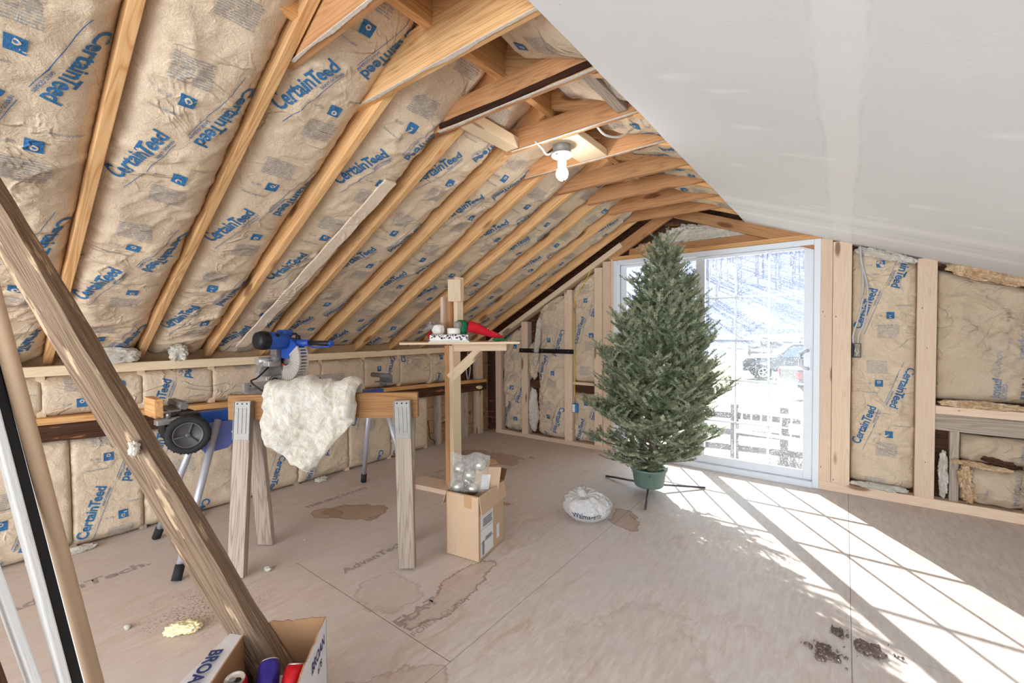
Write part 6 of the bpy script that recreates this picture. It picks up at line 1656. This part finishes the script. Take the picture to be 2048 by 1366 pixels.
def truck(name, o, head, col, lab, topper=False, L=5.5, W=1.9, Ht=1.82):
    """pickup: o = ground point under the middle, head = unit heading"""
    o = Vector(o); x = Vector((head[0], head[1], 0)).normalized(); y = Vector((-x.y, x.x, 0)); e = empty(name, o, lab, 'truck')
    P = lambda a, b, c: o + x * a + y * b + Vector((0, 0, c))
    def side(poly, w, mat, nm, par, bev=.03):
        q = MB(); q.prism([P(a, -w / 2, c) for a, c in poly], y * w)
        if bev: bmesh.ops.bevel(q.bm, geom=list(q.bm.edges), offset=bev, segments=2, affect='EDGES')
        return q.build(nm, mat, par)
    def arch(cx, r=.46, c0=.42):
        return [(cx + r * math.cos(t), c0 + max(0, r * math.sin(t))) for t in [k / 10 * math.pi for k in range(11)]]
    lower = [(L / 2, .45), (L / 2, .92), (L / 2 - .15, 1.08), (1.15, 1.16), (-L / 2, 1.14), (-L / 2, .48)] + arch(-L / 2 + 1.15)[::-1] + arch(L / 2 - .95)[::-1]
    bd = side(lower, W, col, 'body', e, .0)
    side([(1.25, 1.14), (.62, Ht - .06), (.45, Ht), (-.75, Ht), (-.92, Ht - .06), (-1.05, 1.14)], W * .86, col, 'cab', e, .03)
    q = MB()
    for s_ in (-1, 1):
        q.prism([P(a, s_ * (W * .431), c) for a, c in ((1.05, 1.18), (.58, Ht - .12), (.02, Ht - .10), (.02, 1.18))], y * s_ * .006)
        q.prism([P(a, s_ * (W * .431), c) for a, c in ((-.05, 1.18), (-.05, Ht - .10), (-.70, Ht - .12), (-.90, 1.18))], y * s_ * .006)
    q.prism([P(1.235, -W * .38, 1.2), P(1.235, W * .38, 1.2), P(.66, W * .36, Ht - .09), P(.66, -W * .36, Ht - .09)], x * .01)
    q.prism([P(-1.05, -W * .36, 1.25), P(-1.05, W * .36, 1.25), P(-.95, W * .34, Ht - .12), P(-.95, -W * .34, Ht - .12)], -x * .01)
    q.build('windows', M['carglass'], e)
    q = MB()
    for s_ in (-1, 1): q.box(P(-L / 2 + .05, s_ * (W / 2 - .05), .93), (.16, .12, .26), Matrix.Rotation(math.atan2(x.y, x.x), 4, 'Z'))
    q.build('tail_light', M['red'], e)
    q = MB(); q.box(P(L / 2 + .03, 0, .52), (.14, W * .98, .20), Matrix.Rotation(math.atan2(x.y, x.x), 4, 'Z'), .03); q.box(P(-L / 2 - .03, 0, .52), (.12, W * .96, .18), Matrix.Rotation(math.atan2(x.y, x.x), 4, 'Z'), .03); q.build('bumper', M['alu'], e)
    for a in (-L / 2 + 1.15, L / 2 - .95):
        for s_ in (-1, 1):
            c = P(a, s_ * (W / 2 - .12), .37)
            w = MB().lathe(c, y * s_, [(0, -.1), (.36, -.1), (.38, -.06), (.38, .10), (.35, .125), (.25, .125), (.24, .06), (0, .06)], 28).build('wheel', M['rubber'], e)
            h = MB(); h.lathe(c, y * s_, [(.245, .11), (.25, .128), (.20, .12), (.19, .08)], 28); h.lathe(c, y * s_, [(0, .12), (.06, .12), (.07, .07)], 14)
            for k in range(5):
                t_ = k * 2 * math.pi / 5; rd = x * math.cos(t_) + Vector((0, 0, math.sin(t_))); tn = (y).cross(rd)
                h.box(c + rd * .13 + y * s_ * .095, (.16, .045, .03), Matrix((rd, tn, y)).transposed().to_4x4())
            h.build('rim', M['alu'], w)
    return e
p = outray(1602, 700, 22.5); truck('pickup_truck', (p.x, p.y, gz(p.x, p.y)), (-.955, -.30), M['carpaint'], 'dark pickup truck parked nose left, seen through the right door panel', L=5.6)
p = outray(1735, 700, 16.8); truck('pickup_truck', (p.x, p.y, gz(p.x, p.y)), (.90, .42), M['carpaint'], 'nearer dark pickup truck with a red tail light, cut off by the door handle stile', L=5.5)
p = outray(1575, 690, 44); truck('pickup_truck', (p.x, p.y, gz(p.x, p.y) + .0), (-.93, .1), M['carwhite'], 'far white pickup truck in the field beyond the dark ones', L=5.5)

def fence_run(name, a, b_, n, hgt, rails, lab, pr=.07, th_=.05, rw_=.14):
    a = Vector(a); b_ = Vector(b_); e = empty(name, a, lab, 'fence')
    for k in range(n + 1):
        p = a.lerp(b_, k / n); zz = gz(p.x, p.y); MB().aabb((p.x - pr, p.y - pr, zz - .1), (p.x + pr, p.y + pr, zz + hgt + .1), .01).build('fence_post', M['fence'], e)
    for r_ in rails:
        pts = [Vector((a.lerp(b_, k / n).x, a.lerp(b_, k / n).y, gz(a.lerp(b_, k / n).x, a.lerp(b_, k / n).y) + r_)) for k in range(n + 1)]
        for p, q_ in zip(pts, pts[1:]): board('fence_rail', p, q_, rw_, th_, (0, 0, 1), M['fence'], e)
    return e
p, q_ = outray(1499, 700, 30), outray(1640, 700, 28); fence_run('board_fence', (p.x, p.y, 0), (q_.x, q_.y, 0), 3, 1.15, (.35, .75, 1.10), 'dark board fence beyond the parked pickup trucks')
p, q_ = outray(1380, 700, 9.6), outray(1680, 700, 8.3); fence_run('old_fence', (p.x, p.y, 0), (q_.x, q_.y, 0), 3, 1.05, (.22, .55, .90), 'weathered grey board fence just outside the glass door, with a ladder on it', rw_=.13)
# aluminium ladder hung along that fence
pa = outray(1476, 792, 8.75); pb_ = outray(1660, 828, 8.0)
ld = empty('ladder', (pa.x, pa.y, gz(pa.x, pa.y)), 'aluminium ladder hanging sideways along the grey fence outside', 'ladder')
zt_ = gz(pa.x, pa.y) + 1.10
A_ = Vector((pa.x, pa.y, zt_)); B_ = Vector((pb_.x, pb_.y, gz(pb_.x, pb_.y) + 1.02)); dn = Vector((.0, -.12, -.40))
board('ladder_rail', A_, B_, .07, .03, (0, 0, 1), M['alu'], ld); board('ladder_rail', A_ + dn, B_ + dn, .07, .03, (0, 0, 1), M['alu'], ld)
for k in range(9):
    p = A_.lerp(B_, (k + .5) / 9); MB().tube([p, p + dn], .018, 8).build('rung', M['alu'], ld)
# scrubby bushes along the near fence
for i in range(12):
    px = rw.uniform(1395, 1640); t = rw.uniform(6.6, 8.0); p = outray(px, 700, t); zz = gz(p.x, p.y)
    q = MB()
    for k in range(90):
        a_ = rw.uniform(0, 6.28); b2 = p.copy(); b2.z = zz; b2 += Vector((rw.uniform(-.25, .25), rw.uniform(-.15, .15), 0)); e_ = b2 + Vector((math.cos(a_) * .28, math.sin(a_) * .22, rw.uniform(.15, .62)))
        q.tube([b2, b2.lerp(e_, .6) + Vector((0, 0, .05)), e_], [.006, .004, .002], 4, cap=False)
    tag(q.build('dry_shrub', M['fence'], None, fix=False), 'dry leafless weed clump in front of the grey fence outside the door', 'shrub', 'dry weed clumps outside the door')
#@@END
